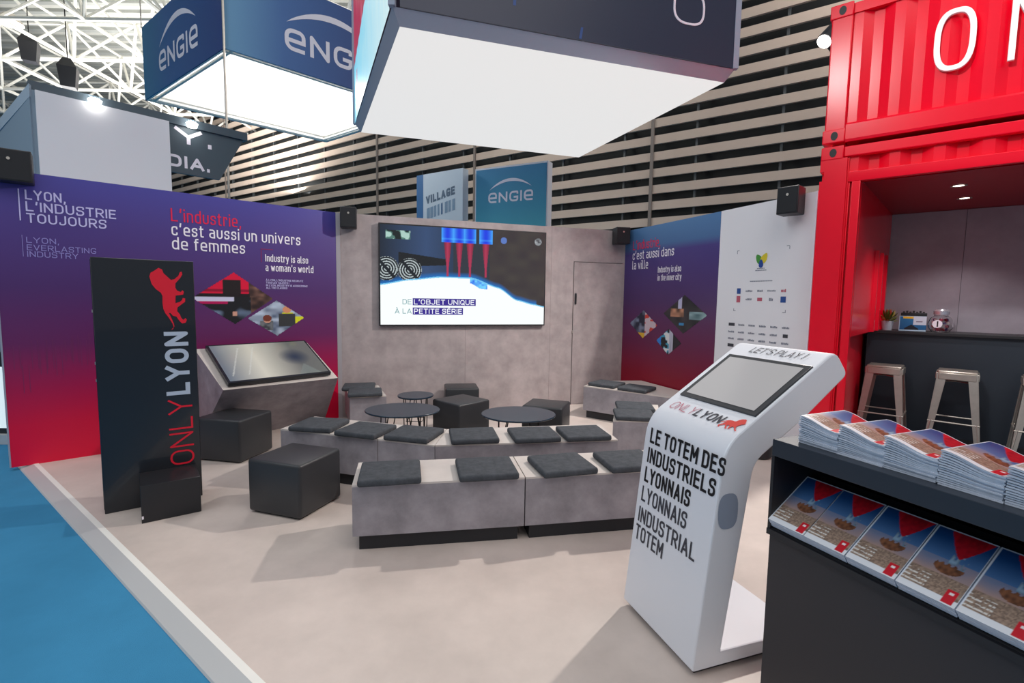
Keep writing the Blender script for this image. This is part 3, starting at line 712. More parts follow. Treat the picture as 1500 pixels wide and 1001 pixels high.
lo = root('shipping_container', (CX, CY, 0.0), CA, 'red container opened along its side as a bar, standing on the floor', 'container')
for x in (0, CLN - 0.165): casting(lo, x, 2.784); casting(lo, x, 0.0)
mb = MB()
mb.box(0.03, 0.195, 0.0, 0.13, 0.11, 2.79); mb.box(0.0, 0.03, 0.0, 0.13, 0.11, 2.61); mb.box(0.0, 0.03, 0.0, 0.13, 2.69, 2.79)
mb.box(0.195, 0.207, 0.03, 0.13, 0.1, 2.79)
mb.build('corner_post', RED, lo); MB().box(CLN - 0.195, CLN, 0.0, 0.13, 0.11, 2.79).build('corner_post', RED, lo, bevel=0.004)
MB().box(0.165, CLN - 0.165, 0.012, 0.075, 2.80, 2.885).build('top_rail', RED, lo, bevel=0.008)
mb = MB(); wave(mb, 0.2, CLN - 0.2, 2.66, 2.81, 0.05, 0.05); mb.build('header_corrugation', RED, lo, recalc=False)
mb = MB().box(0.207, CLN - 0.2, 0.02, 0.12, 2.588, 2.672).box(0.235, 0.298, 0.02, 0.12, 0.15, 2.588).box(0.207, 0.222, 0.035, 0.06, 0.15, 2.588).box(0.207, 0.24, 0.07, 0.12, 0.15, 2.588).box(CLN - 0.3, CLN - 0.2, 0.02, 0.12, 0.15, 2.588)
mb.build('opening_frame', RED, lo, bevel=0.006)
mb = MB().box(0.165, CLN - 0.165, 0.01, 0.10, 0.0, 0.15); mb.build('bottom_rail', RED, lo)
MB().box(0.1, CLN - 0.1, 0.05, 2.42, 0.11, 0.15).build('container_floor', BLACK, lo)
mb = MB().box(0.10, 0.266, 0.12, 2.25, 0.15, 1.2595); mb.hull8([(0.25, 0.12, 1.26), (0.30, 0.12, 1.26), (0.43, 2.25, 1.26), (0.1, 2.25, 1.26)], [(0.25, 0.12, 2.60), (0.30, 0.12, 2.60), (0.43, 2.25, 2.60), (0.1, 2.25, 2.60)])
for t in (0.50, 0.66, 0.82): 
    y = 0.12 + 2.13 * t; x = 0.30 + 0.13 * t; mb.hull8([(x - 0.01, y, 1.262), (x + 0.03, y + 0.05, 1.262), (x + 0.03, y + 0.16, 1.262), (x - 0.01, y + 0.21, 1.262)], [(x - 0.01, y, 2.1), (x + 0.03, y + 0.05, 2.1), (x + 0.03, y + 0.16, 2.1), (x - 0.01, y + 0.21, 2.1)])
mb.build('side_lining', RED, lo)
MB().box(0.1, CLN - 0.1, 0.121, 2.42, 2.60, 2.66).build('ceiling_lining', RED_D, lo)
MB().box(0.10, CLN - 0.05, 2.25, 2.30, 0.15, 2.595).build('back_lining', mat('grey_wall_board', S(160, 152, 162), 0.5, var=0.12, scale=3), lo)
mb = MB()
for x in (1.08, 2.3, 3.5, 4.7): mb.box(x, x + 0.004, 2.247, 2.25, 0.15, 2.595)
mb.build('board_joints', mat('board_joint', S(96, 88, 96), 0.6), lo)
MB().box(0.10, CLN - 0.05, 2.31, 2.43, 0.11, 2.88).build('rear_shell', RED, lo)
MB().box(0.02, CLN - 0.02, 0.13, 2.43, 2.67, 2.87).build('roof', RED, lo)
MB().box(0.0, 0.03, 0.13, 2.43, 0.112, 2.78).build('end_wall', RED, lo)

def cw(x, y, z=0.0):
    a = R(CA); return (CX + x * math.sin(a) - y * math.cos(a), CY + x * math.cos(a) + y * math.sin(a), z)
for k, (x, y) in enumerate(((0.945, 0.78), (1.018, 1.496))):
    d = root('downlight', cw(x, y, 2.60), CA, ('recessed round downlight in the bar ceiling nearer the opening', 'recessed round downlight in the bar ceiling nearer the grey back wall')[k], 'downlight', 'downlights in the bar ceiling')
    MB().lathe([(0.04, -0.001), (0.058, -0.001), (0.058, -0.008), (0.04, -0.006)], 24).build('bezel', STEEL, d)
    MB().lathe([(0.001, -0.003), (0.04, -0.003), (0.04, -0.001), (0.001, -0.001)], 20).build('lens', DOWN, d)
    p = cw(x, y, 2.56); lamp('downlight_lamp', 'SPOT', p, 30, (1, 0.94, 0.92), 0.04, (p[0], p[1], 0), spot=110, blend=0.6)
bc = root('bar_counter', cw(0.28, 1.74, 0.15), CA, 'long black bar counter inside the red container', 'counter')
MB().box(0.03, 5.3, 0.06, 0.46, 0, 1.075).build('front', mat('counter_front', S(48, 56, 66), 0.4), bc)
MB().box(0.0, 5.35, 0.0, 0.50, 1.075, 1.108).build('counter_top', BLACK, bc, bevel=0.004)

# ---- bar stools
def make_stool(loc, ang, label):
    t = root('bar_stool', loc, ang, label, 'stool', 'metal bar stools at the counter')
    hs = 0.755; tw_, bw_ = 0.150, 0.212
    mb = MB().box(-tw_, tw_, -tw_, tw_, hs - 0.022, hs); mb.build('seat', STEEL, t, bevel=0.018, seg=3)
    mb = MB()
    for sx in (-1, 1):
        mb.box(-tw_ + 0.01, tw_ - 0.01, sx * tw_ - 0.012, sx * tw_ + 0.012, hs - 0.085, hs - 0.02)
        mb.box(sx * tw_ - 0.012, sx * tw_ + 0.012, -tw_ + 0.01, tw_ - 0.01, hs - 0.085, hs - 0.02)
    mb.build('apron', STEEL, t, bevel=0.005)
    for sx in (-1, 1):
        for sy in (-1, 1):
            mb = MB(); w0, w1, th = 0.075, 0.042, 0.005       # folded sheet leg: two tapering flanges meeting at the corner
            cx0, cy0, cx1, cy1 = sx * tw_, sy * tw_, sx * bw_, sy * bw_
            mb.hull8([(cx1, cy1, 0), (cx1 - sx * w1, cy1, 0), (cx1 - sx * w1, cy1 - sy * th, 0), (cx1, cy1 - sy * th, 0)], [(cx0, cy0, hs - 0.03), (cx0 - sx * w0, cy0, hs - 0.03), (cx0 - sx * w0, cy0 - sy * th, hs - 0.03), (cx0, cy0 - sy * th, hs - 0.03)])
            mb.hull8([(cx1, cy1, 0), (cx1, cy1 - sy * w1, 0), (cx1 - sx * th, cy1 - sy * w1, 0), (cx1 - sx * th, cy1, 0)], [(cx0, cy0, hs - 0.03), (cx0, cy0 - sy * w0, hs - 0.03), (cx0 - sx * th, cy0 - sy * w0, hs - 0.03), (cx0 - sx * th, cy0, hs - 0.03)])
            g0 = Vector((cx1 - sx * 0.012, cy1 + sy * 0.001, 0.03)); g1 = Vector((cx1 - sx * 0.022 + (cx0 - cx1) * 0.35, cy1 + (cy0 - cy1) * 0.35, 0.26)); mb.tube(g0, g1, 0.006, 6)
            mb.build('leg', STEEL, t)
    mb = MB(); q = bw_ + (tw_ - bw_) * 0.33; zz = 0.25
    for s in (-1, 1):
        mb.tube((-q, s * (q - 0.006), zz), (q, s * (q - 0.006), zz), 0.009, 8); mb.tube((s * (q - 0.006), -q, zz), (s * (q - 0.006), q, zz), 0.009, 8)
    mb.build('footrest', STEEL, t, smooth=True)
    mb = MB(); mb.tube((-tw_, -tw_, hs - 0.11), (tw_, tw_, hs - 0.11), 0.007, 6); mb.tube((-tw_, tw_, hs - 0.11), (tw_, -tw_, hs - 0.11), 0.007, 6); mb.build('brace', STEEL, t)
    return t
st0 = make_stool(cw(0.512, 1.462, 0.151), CA + 3, 'galvanised metal bar stool nearest the red container post')
dup(st0, cw(1.086, 1.462, 0.151), label='galvanised metal bar stool standing second from the red container post')
dup(st0, cw(1.700, 1.47, 0.151), label='galvanised metal bar stool third from the post, mostly cut off by the picture edge')

# ---- things on the counter (top at z 1.258)
CZ = 1.2582
pl = root('potted_succulent', cw(0.475, 1.93, CZ), CA, 'small orange and green succulent in a pale pot on the bar counter', 'plant')
MB().lathe([(0.001, 0), (0.045, 0), (0.058, 0.085), (0.062, 0.105), (0.052, 0.105), (0.05, 0.09), (0.001, 0.09)], 24).build('pot', mat('pot_grey', S(196, 200, 212), 0.5), pl, smooth=True)
mb = MB(); rr = random.Random(5)
for i in range(30):
    a = i * 2.399; t = i / 29.0; ln = 0.06 + 0.075 * (1 - abs(t - 0.55)); el = R(15 + 70 * t); r0 = 0.012
    d = Vector((math.cos(a) * math.cos(el), math.sin(a) * math.cos(el), math.sin(el))); s = Vector((-math.sin(a), math.cos(a), 0)); n = d.cross(s)
    p0 = Vector((math.cos(a) * r0, math.sin(a) * r0, 0.09 + 0.05 * t)); w = 0.016
    vs = [p0 - s * w * 0.4, p0 + s * w * 0.4, p0 + d * ln * 0.55 + s * w - n * 0.008, p0 + d * ln, p0 + d * ln * 0.55 - s * w - n * 0.008, p0 + d * ln * 0.5 + n * 0.006]
    mb.add(vs, [(0, 1, 5), (1, 2, 5), (2, 3, 5), (3, 4, 5), (4, 0, 5), (0, 4, 3, 2, 1)], (0, 1, 2, 0, 1)[i % 5] if t < 0.85 else 3)
mb.build('leaves', [mat('succulent_green', S(92, 104, 40), 0.5), mat('succulent_olive', S(148, 130, 44), 0.5), mat('succulent_orange', S(206, 128, 56), 0.5), mat('succulent_red', S(190, 70, 50), 0.5)], pl)
bx = root('leaflet_box', cw(0.70, 1.93, CZ), CA, 'blue leaflet display box with yellow band on the bar counter', 'box')
MB().box(-0.118, 0.118, 0.0, 0.07, 0, 0.165).build('carton', mat('carton_blue', S(40, 70, 110), 0.5), bx)
def boxart(u, v):
    if v < 0.07: return S(190, 220, 240)
    if v > 0.955 or u < 0.03: return S(190, 215, 235)
    if v > 0.83 and 0.14 < u < 0.52: return S(236, 190, 40)
    if u > 0.52 and v > 0.42:
        return S(214, 224, 240) if not (0.62 < u < 0.86 and 0.60 < v < 0.68) else S(120, 110, 130)
    if 0.2 < u < 0.72 and v < 0.16 + 0.28 * (1 - abs(u - 0.46) / 0.27) and v > 0.07: return S(32, 36, 46)
    return lerp(S(36, 96, 150), S(48, 118, 172), v)
inked('front_print', 0.236, 0.165, 60, 44, boxart, PRINT, bx, (-0.118, -0.001, 0))
tn = root('tin_tray', cw(0.70, 2.04, CZ), CA, 'black tray of small dark items behind the blue leaflet box', 'tray')
MB().box(-0.11, 0.12, -0.025, 0.07, 0, 0.20).build('tray', BLACK, tn, bevel=0.006)
mb = MB()
for i in range(7): mb.box(-0.095 + i * 0.029, -0.075 + i * 0.029, -0.01, 0.05, 0.195, 0.215 + 0.008 * (i % 2))
mb.build('contents', mat('dark_items', S(54, 48, 52), 0.4), tn, bevel=0.003)
jr = root('sweet_jar', cw(0.936, 1.93, CZ), CA, 'clear glass sweet jar with white badge on the bar counter', 'jar')
jp = [(0.001, 0.002), (0.075, 0.002), (0.105, 0.05), (0.108, 0.09), (0.09, 0.15), (0.06, 0.175), (0.056, 0.19)]
MB().lathe(jp + [(0.052, 0.19), (0.056, 0.172), (0.086, 0.147), (0.103, 0.09), (0.10, 0.052), (0.072, 0.008), (0.001, 0.008)], 32).build('glass', GLASS, jr, smooth=True)
MB().lathe([(0.001, 0.19), (0.066, 0.19), (0.068, 0.225), (0.055, 0.245), (0.03, 0.252), (0.001, 0.252)], 28).build('lid', mat('lid_silver', S(205, 205, 215), 0.25, 0.6), jr, smooth=True)
mb = MB(); n = 28
mb.add([(-0.03 + 0.042 * math.cos(2 * math.pi * i / n), -0.1115, 0.09 + 0.042 * math.sin(2 * math.pi * i / n)) for i in range(n)], [tuple(range(n))])
mb.add([(-0.034, -0.1125, 0.06), (-0.022, -0.1125, 0.06), (-0.022, -0.1125, 0.12), (-0.034, -0.1125, 0.12)], [(0, 1, 2, 3)], 1)
mb.build('badge', [INK_WHITE, INK_BLACK], jr, recalc=False)
swm = [mat('sweet_pink', S(214, 92, 120), 0.4), mat('sweet_red', S(150, 40, 52), 0.4), mat('sweet_violet', S(92, 64, 140), 0.4), mat('sweet_white', S(226, 216, 220), 0.4)]
rr = random.Random(11); base = jr.location
for i in range(28):
    lvl = i // 7; a = (i % 7) / 7 * 6.283 + lvl * 0.45; r = 0.052 if (i % 7) else 0.0
    p = base + Vector((r * math.cos(a) * (1.15 if lvl in (1, 2) else 0.95), r * math.sin(a) * (1.15 if lvl in (1, 2) else 0.95), 0.030 + lvl * 0.034))
    sw_ = MB().lathe([(0.001, -0.012), (0.012, -0.009), (0.019, 0), (0.012, 0.009), (0.001, 0.012)], 10).build('sweet', swm[i % 4], None, p, smooth=True)
    sw_.rotation_euler = (rr.random() * 3, rr.random() * 3, 0)
    tag(sw_, 'small coloured sweet inside the clear glass jar on the counter', 'sweet', 'sweets in the jar')

# ================================================================== FURNITURE
def bench(name, poly, label, h=0.42, joints=()):
    t = root(name, (poly[0][0], poly[0][1], 0), 90, label, 'bench')
    q = [(p[0] - poly[0][0], p[1] - poly[0][1]) for p in poly]
    cx = sum(p[0] for p in q) / len(q); cy = sum(p[1] for p in q) / len(q)
    def inset(d):
        out = []; n = len(q)
        for i in range(n):
            p, a, b = Vector(q[i]), Vector(q[i - 1]), Vector(q[(i + 1) % n])
            e0 = (p - a).normalized(); e1 = (b - p).normalized()
            n0 = Vector((-e0.y, e0.x)); n1 = Vector((-e1.y, e1.x)); m = (n0 + n1)
            m = m / max(0.2, m.dot(n0)); out.append((p.x + m.x * d, p.y + m.y * d))
        return out
    sgn = sum(q[i][0] * q[(i + 1) % len(q)][1] - q[(i + 1) % len(q)][0] * q[i][1] for i in range(len(q)))
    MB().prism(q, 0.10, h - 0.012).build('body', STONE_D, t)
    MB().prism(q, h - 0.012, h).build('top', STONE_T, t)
    MB().prism(inset(0.035 if sgn > 0 else -0.035), 0.0, 0.10).build('plinth', PLINTH, t)
    if joints:
        mb = MB()
        for (x, y) in joints: mb.box(x - poly[0][0] - 0.002, x - poly[0][0] + 0.002, y - poly[0][1] - 0.003, y - poly[0][1] + 0.004, 0.1, h)
        mb.build('joint', mat('bench_joint', S(110, 100, 100), 0.6), t)
    return t
def off(p, ang, d): return (p[0] + d * math.sin(R(ang)), p[1] + d * math.cos(R(ang)))
f0 = (-0.945, 2.868); f1 = off(f0, 80.2, 1.055); f1g = off(f0, 80.2, 1.062); f2 = off(f1g, 78.8, 1.06)
bench('bench', [f0, f1, off(f1, -10.4, 0.42), off(f0, -12, 0.42)], 'front concrete-look bench unit carrying the two leftmost front cushions')
bench('bench', [f1g, f2, off(f2, -11, 0.42), off(f1g, -10.4, 0.42)], 'front concrete-look bench unit ending behind the white kiosk')
g0 = (-1.948, 4.099); g1 = (-0.579, 3.701); g2 = (0.871, 3.927); d1_ = 0.46
gm = (g1[0] + d1_ * math.sin(R(3.6)) * 1.02, g1[1] + d1_ * math.cos(R(3.6)) * 1.02)
gma = (gm[0] - 0.002, gm[1]); gmb = (gm[0] + 0.002, gm[1])
bench('bench', [g0, (g1[0] - 0.002, g1[1]), gma, off(g0, 14, d1_)], 'second-row concrete-look bench unit beside the black pouf, with three cushions', joints=[(-1.055, 3.8395)])
bench('bench', [(g1[0] + 0.002, g1[1]), g2, off(g2, -7, 0.5), gmb], 'second-row concrete-look bench unit in the middle, with three cushions')
bench('bench', [(-1.808, 5.46), (-1.426, 5.568), (-1.70, 6.235), (-2.085, 6.105)], 'short concrete-look bench against the back wall near the touch desk')
bench('bench', [(0.951, 6.417), (2.04, 5.62), (2.245, 5.87), (1.84, 6.92), (1.22, 6.85)], 'wedge concrete-look bench in the corner under the purple right panel')
bench('bench', [(0.964, 4.575), (1.40, 4.53), (1.60, 5.30), (1.151, 5.349)], 'short concrete-look bench just behind the white kiosk, two cushions one behind the other')

def make_cushion():
    mb = MB().box(-0.188, 0.188, -0.178, 0.178, 0.0, 0.045)
    o = mb.build('seat_cushion', FABRIC, None, bevel=0.016, seg=3)
    return o
cu0 = make_cushion()
seats = [(-0.755, 3.035, 77, 'first cushion from the left on the front bench'), (-0.157, 3.138, 79, 'second cushion from the left on the front bench'), (0.345, 3.235, 74, 'third cushion from the left on the front bench'), (0.81, 3.335, 78, 'cushion on the front bench partly hidden by the white kiosk'),
         (-1.64, 4.165, 98, 'leftmost cushion on the second-row bench, beside the pouf'), (-1.20, 4.02, 108, 'second cushion from the left on the second-row bench'), (-0.778, 3.925, 105, 'third cushion from the left on the second-row bench'),
         (-0.30, 3.905, 80, 'fourth cushion from the left on the second-row bench'), (0.187, 3.96, 79, 'fifth cushion from the left on the second-row bench'), (0.60, 4.03, 80, 'rightmost cushion on the second-row bench'),
         (-1.868, 5.99, 76, 'rear cushion on the short bench near the touch desk'), (-1.688, 5.635, 74, 'front cushion on the short bench near the touch desk'),
         (1.262, 6.46, 128, 'left cushion on the corner bench under the purple panel'), (1.585, 6.16, 128, 'right cushion on the corner bench under the purple panel'),
         (1.29, 5.08, 97, 'rear cushion on the short bench behind the kiosk'), (1.195, 4.715, 96, 'front cushion on the short bench behind the kiosk')]
for k, (x, y, a, lab) in enumerate(seats):
    c = cu0 if k == 0 else cu0.copy()
    if k: COL.objects.link(c)
    c.location = (x, y, 0.4202); c.rotation_euler = (0, 0, R(90 - a + hsh(k, 2) * 2 - 1))
    tag(c, 'charcoal fabric ' + lab, 'cushion', 'charcoal cushions on the benches')

def make_pouf(loc, ang, sx, sy, h, label):
    t = root('pouf', loc, ang, label, 'pouf', 'black cube poufs')
    mb = MB().box(-sx / 2, sx / 2, -sy / 2, sy / 2, 0.012, h); mb.build('cover', LEATHER, t, bevel=0.022, seg=3)
    mb = MB().box(-sx / 2 + 0.03, sx / 2 - 0.03, -sy / 2 + 0.03, sy / 2 - 0.03, 0.0, 0.014); mb.build('base', PLINTH, t)
    return t
make_pouf((-1.579, 3.545), 108, 0.455, 0.44, 0.392, 'black leatherette cube pouf in front, left of the front bench')
make_pouf((-2.655, 4.665), 101, 0.475, 0.45, 0.405, 'black leatherette cube pouf below the touch desk, behind the tall black totem')
make_pouf((-0.569, 5.544), 133, 0.465, 0.465, 0.40, 'black leatherette cube pouf between the two large round tables')
make_pouf((-0.655, 6.40), 80, 0.43, 0.40, 0.40, 'black leatherette cube pouf against the back wall under the television')
make_pouf((0.395, 5.40), 108, 0.45, 0.43, 0.40, 'black leatherette cube pouf behind the right-hand round table')

def make_table(loc, ax, ay, h, label):
    t = root('round_table', loc, 90, label, 'table', 'low black tables with wire legs')
    MB().lathe([(0.001, h - 0.018), (0.985, h - 0.018), (1.0, h - 0.012), (1.0, h - 0.004), (0.99, h), (0.001, h)], 56, sx=ax, sy=ay).build('tabletop', TABLE, t, smooth=True)
    for k in range(4):
        a = R(45 + 90 * k); mb = MB()
        c = Vector((ax * 0.62 * math.cos(a), ay * 0.62 * math.sin(a), 0)); s = Vector((-math.sin(a), math.cos(a), 0)); ou = Vector((math.cos(a), math.sin(a), 0))
        mb.path([c * 0.9 + s * 0.07 + Vector((0, 0, h - 0.018)), c * 1.12 + s * 0.016 + Vector((0, 0, 0.006)), c * 1.12 - s * 0.016 + Vector((0, 0, 0.006)), c * 0.9 - s * 0.07 + Vector((0, 0, h - 0.018))], 0.006, 6)
        mb.build('leg', WIRE, t)
    mb = MB()
    for k in range(4):
        a, b = R(45 + 90 * k), R(135 + 90 * k)
        mb.tube((ax * 0.62 * math.cos(a), ay * 0.62 * math.sin(a), 0.16), (ax * 0.62 * math.cos(b), ay * 0.62 * math.sin(b), 0.16), 0.004, 6)
    mb.build('wire_brace', WIRE, t)
    return t
make_table((-1.092, 4.90), 0.373, 0.315, 0.42, 'low black table with wire legs behind the leftmost second-row cushions')
make_table((0.075, 4.80), 0.367, 0.325, 0.42, 'low black table with wire legs in front of the rear right pouf')
make_table((-1.085, 5.53), 0.20, 0.215, 0.445, 'smallest low black table, nearest the back wall')

# ---- tall black totem
st = root('totem_sign', (-2.83, 3.334), 52.5, 'tall black totem with red lion and vertical red and grey lettering', 'totem')
MB().box(0, 0.583, 0, 0.135, 0, 1.785).build('body', BLACK_G, st, bevel=0.004)
MB().box(-0.003, 0.0, 0.01, 0.125, 0.03, 1.77).build('side_face', mat('mirror_black', S(60, 55, 60), 0.08, 0.8), st)
mb = MB()
for z in (1.42, 1.06, 0.94): mb.lathe([(0.001, z - 0.01), (0.007, z - 0.01), (0.007, z + 0.01), (0.001, z + 0.01)], 10, -0.003, 0.06)
mb.build('side_fixings', STEEL, st)
UPV, LFT = (0, 0, 1), (-1, 0, 0)
mb = MB(); text(mb, 'ONLY', (0.540, -0.003, 0.272), UPV, LFT, 0.495, 0.150, bold=-0.012); mb.build('lettering', INK_RED, st, recalc=False)['label'] = 'thin red letters'
mb = MB(); text(mb, 'LYON', (0.531, -0.003, 0.800), UPV, LFT, 0.470, 0.147, bold=0.022); mb.build('lettering', INK_GREY, st, recalc=False)['label'] = 'bold grey letters'
mb = MB(); lion(mb, (0.528, -0.003, 1.284), UPV, LFT, 0.445, 0.212); mb.build('lion_emblem', INK_RED, st, recalc=False)
mb = MB().box(0.203, 0.545, -0.325, -0.002, 0.0, 0.258); ft = mb.build('foot_block', mat('foot_black', S(34, 34, 38), 0.4), st, bevel=0.003)
MB().box(0.205, 0.215, -0.328, -0.322, 0.03, 0.05).build('corner_tab', INK_WHITE, ft)

# ---- wedge desk with touch screen under the left wall
dk = root('touch_desk', (-2.40, 5.0), 41.2, 'wedge-shaped concrete-look desk with tilted touch screen below the left wall', 'desk')
inv = Matrix.LocRotScale(dk.location, dk.rotation_euler.to_quaternion(), None).inverted()
def dl(*p): return inv @ Vector(p)
FL, FR, BL, BR = dl(-2.723, 4.608, .643), dl(-1.942, 5.47, .633), dl(-3.234, 5.003, .985), dl(-2.45, 5.88, .985)
bL, bR = dl(-3.10, 5.19, 0), dl(-2.31, 6.0, 0); kL, kR = dl(-3.26, 5.04, 0), dl(-2.42, 5.93, 0)
mb = MB(); V_ = [FL, FR, BR, BL, bL, bR, kR, kL]
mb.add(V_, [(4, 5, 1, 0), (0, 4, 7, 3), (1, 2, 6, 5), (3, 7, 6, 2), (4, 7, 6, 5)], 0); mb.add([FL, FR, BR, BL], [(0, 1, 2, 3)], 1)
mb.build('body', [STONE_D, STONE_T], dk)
ms = [dl(-2.687, 4.637, .707), dl(-1.999, 5.424, .707), dl(-2.454, 5.822, 1.022), dl(-3.142, 5.036, 1.022)]
u_ = (ms[1] - ms[0]).normalized(); b_ = (ms[3] - ms[0]).normalized(); n_ = u_.cross(b_).normalized()
if n_.z < 0: n_ = -n_
W_, H_ = (ms[1] - ms[0]).length, (ms[3] - ms[0]).length
def mp(u, b, n): return ms[0] + u_ * u + b_ * b + n_ * n
mb = MB(); mb.hull8([mp(0, 0, -.045), mp(W_, 0, -.045), mp(W_, H_, -.045), mp(0, H_, -.045)], [mp(0, 0, 0), mp(W_, 0, 0), mp(W_, H_, 0), mp(0, H_, 0)])
ts = mb.build('touch_screen', BLACK_G, dk, bevel=0.004)
def desk_sheen(u, v):  # reflection painted as a picture: bright beige centre, dark blob
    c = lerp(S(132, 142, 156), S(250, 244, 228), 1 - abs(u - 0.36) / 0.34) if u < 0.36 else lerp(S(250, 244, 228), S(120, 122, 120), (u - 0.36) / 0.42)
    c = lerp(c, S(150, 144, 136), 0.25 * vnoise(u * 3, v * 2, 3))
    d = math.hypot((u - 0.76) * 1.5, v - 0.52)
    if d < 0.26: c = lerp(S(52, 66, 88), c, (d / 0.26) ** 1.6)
    for k in (0.02, 0.17):  # two painted reflection streaks
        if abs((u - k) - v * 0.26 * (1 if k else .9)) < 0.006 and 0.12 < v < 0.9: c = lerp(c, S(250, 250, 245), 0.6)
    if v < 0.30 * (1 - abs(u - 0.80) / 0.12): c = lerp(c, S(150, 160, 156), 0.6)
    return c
dsp = inked('screen', 1, 1, 90, 60, desk_sheen, print_mat('desk_screen_painted_sheen', 0.18, 0.62), ts, warp=lambda u, v: tuple(mp(.022 + u * (W_ - .044), .022 + v * (H_ - .044), .0015)))  # painted reflection, made to glow
mb = MB(); mb.hull8([mp(.12, .12, -.075), mp(W_ - .12, .12, -.075), mp(W_ - .12, H_ - .12, -.075), mp(.12, H_ - .12, -.075)], [mp(.12, .12, -.045), mp(W_ - .12, .12, -.045), mp(W_ - .12, H_ - .12, -.045), mp(.12, H_ - .12, -.045)])
mb.build('mount', BLACK, ts)

# ---- television on the back wall
a = R(71.9)
tv = root('wall_television', (-2.178 + 0.486 * math.sin(a), 6.198 + 0.486 * math.cos(a), 1.174), 71.9, 'large flat television showing a white shape and nozzles, hung on the grey wall', 'television')
TW, TH = 2.270, 1.302
MB().box(0, TW, -0.055, -0.012, 0, TH).build('housing', BLACK, tv, bevel=0.004)
MB().box(0.5, TW - 0.5, -0.012, -0.001, 0.3, TH - 0.3).build('wall_bracket', WIRE, tv)
HUMP = [(0.0, .41), (.17, .465), (.35, .50), (.53, .497), (.70, .40), (.82, .27), (.93, .225), (1.0, .20)]
def hump(u):
    for (a0, b0), (a1, b1) in zip(HUMP, HUMP[1:]):
        if u <= a1:
            t = (u - a0) / (a1 - a0); t = t * t * (3 - 2 * t) * 0.5 + t * 0.5; return b0 + (b1 - b0) * t
    return .2
def tvpix(u, v):
    h = hump(u)
    if v < h:
        c = S(250, 255, 255)
        if 0.52 < u < 0.63 and v > h - 0.09 + 0.05 * abs(u - 0.58) * 10: c = lerp(S(20, 80, 235), S(120, 220, 255), vnoise(u * 70, v * 50))
        if h - v < 0.012: c = S(120, 200, 240)
        return c
    c = lerp(S(30, 40, 56), S(52, 74, 112), 1 - abs(u - 0.26) * 4) if u < 0.42 else S(46, 50, 60)
    if u > 0.64: c = lerp(S(54, 46, 50), S(66, 60, 56), vnoise(u * 14, v * 12))
    if v - h < 0.05 and u < 0.95: c = lerp(S(20, 110, 190), c, (v - h) / 0.05)
    if 0.10 < u < 0.38 and abs(v - 0.66 + (u - 0.1) * 0.05) < 0.075 - (u - 0.1) * 0.16: c = S(24, 26, 30)
    for cx, cz in ((0.035, 0.565), (0.165, 0.555)):
        r = math.hypot((u - cx) * TW, (v - cz) * TH)
        if r < 0.155: c = S(22, 28, 34) if (r / 0.033) % 1.0 < 0.62 or abs((u - cx) + (v - cz) * 0.5) < 0.012 else S(190, 202, 204)
    for cx, wd in ((0.385, .037), (0.455, .037), (0.52, .037), (0.617, .042)):
        d = abs(u - cx)
        if v > 0.85 and d < wd: c = lerp(S(24, 60, 225), S(70, 170, 255), (d / wd) ** 2 + (0.3 if 0.88 < v < 0.9 else 0))
        elif v > 0.5 and d < 0.007 + 0.015 * max(0, (v - 0.60) / 0.25): c = lerp(S(176, 50, 84), S(118, 30, 56), d * 50)
    if 0.03 < u < 0.17 and 0.86 < v < 0.95:
        n = vnoise(u * 40, v * 22, 9); c = S(170, 205, 195) if n > 0.62 else (S(80, 120, 112) if n > 0.45 else S(22, 30, 32))
    if (u - 0.73) ** 2 * 3 + (v - 0.9) ** 2 < 0.0012: c = S(90, 120, 190)
    if (u - 0.953) ** 2 * 3 + (v - 0.905) ** 2 < 0.0016: c = lerp(S(60, 60, 66), S(170, 175, 180), vnoise(u * 90, v * 60))
    return c
sc = inked('screen', TW - 0.036, TH - 0.036, 400, 220, tvpix, SCREEN, tv, (0.018, -0.057, 0.018))
def lit(name, col): return mat(name, (0.01, 0.01, 0.01, 1), 0.4, emit=col, estr=1.0)
mb = MB()
def sc_text(s, x, z, w, cap, mi, **k): text(mb, s, (x, -0.0035, z), (1, 0, 0), (0, 0, 1), w, cap, mi, **k)
mb.box(.405, 1.245, -0.0025, -0.0015, .250, .342, 1); mb.box(.405, 1.070, -0.0025, -0.0015, .130, .222, 1)
sc_text('DE', .275, .262, .115, .066, 0); sc_text('L\u2019OBJET UNIQUE', .42, .262, .805, .066, 2, bold=0.008)
sc_text('\u00c0 LA', .178, .142, .212, .066, 0); sc_text('PETITE S\u00c9RIE', .42, .142, .635, .066, 2, bold=0.008)
mb.build('caption', [lit('lit_teal', S(110, 160, 165)), lit('lit_indigo', S(52, 34, 140)), lit('lit_white', S(245, 248, 255))], sc, recalc=False)

# ---- wall speakers
def speaker(loc, ang, label, w=0.19, h=0.25, d=0.17):
    t = root('wall_speaker', loc, ang, label, 'speaker', 'small black wall loudspeakers')
    mb = MB().box(-w / 2, w / 2, -d / 2, d / 2, -h / 2, h / 2); mb.build('cabinet', BLACK, t, bevel=0.008)
    MB().box(-w / 2 + .012, w / 2 - .012, -d / 2 - .006, -d / 2 + .002, -h / 2 + .012, h / 2 - .012).build('grille', mat('speaker_grille', S(30, 32, 36), 0.7), t)
    MB().lathe([(0.001, 0), (0.012, 0), (0.012, 0.003), (0.001, 0.003)], 12).build('badge', STEEL, t, (0.0, -d / 2 - 0.008, 0.05)).rotation_euler = (R(90), 0, 0)
    MB().tube((0, d / 2, 0), (0, d / 2 + 0.05, 0), 0.018, 8).build('bracket', WIRE, t)
    return t
speaker((-4.235, 4.25, 2.59), 50, 'black wall loudspeaker cut off by the left picture edge, over the purple panel', w=0.28, h=0.26)
speaker((-2.02, 6.14, 2.498), 74, 'black wall loudspeaker on the grey wall left of the television')
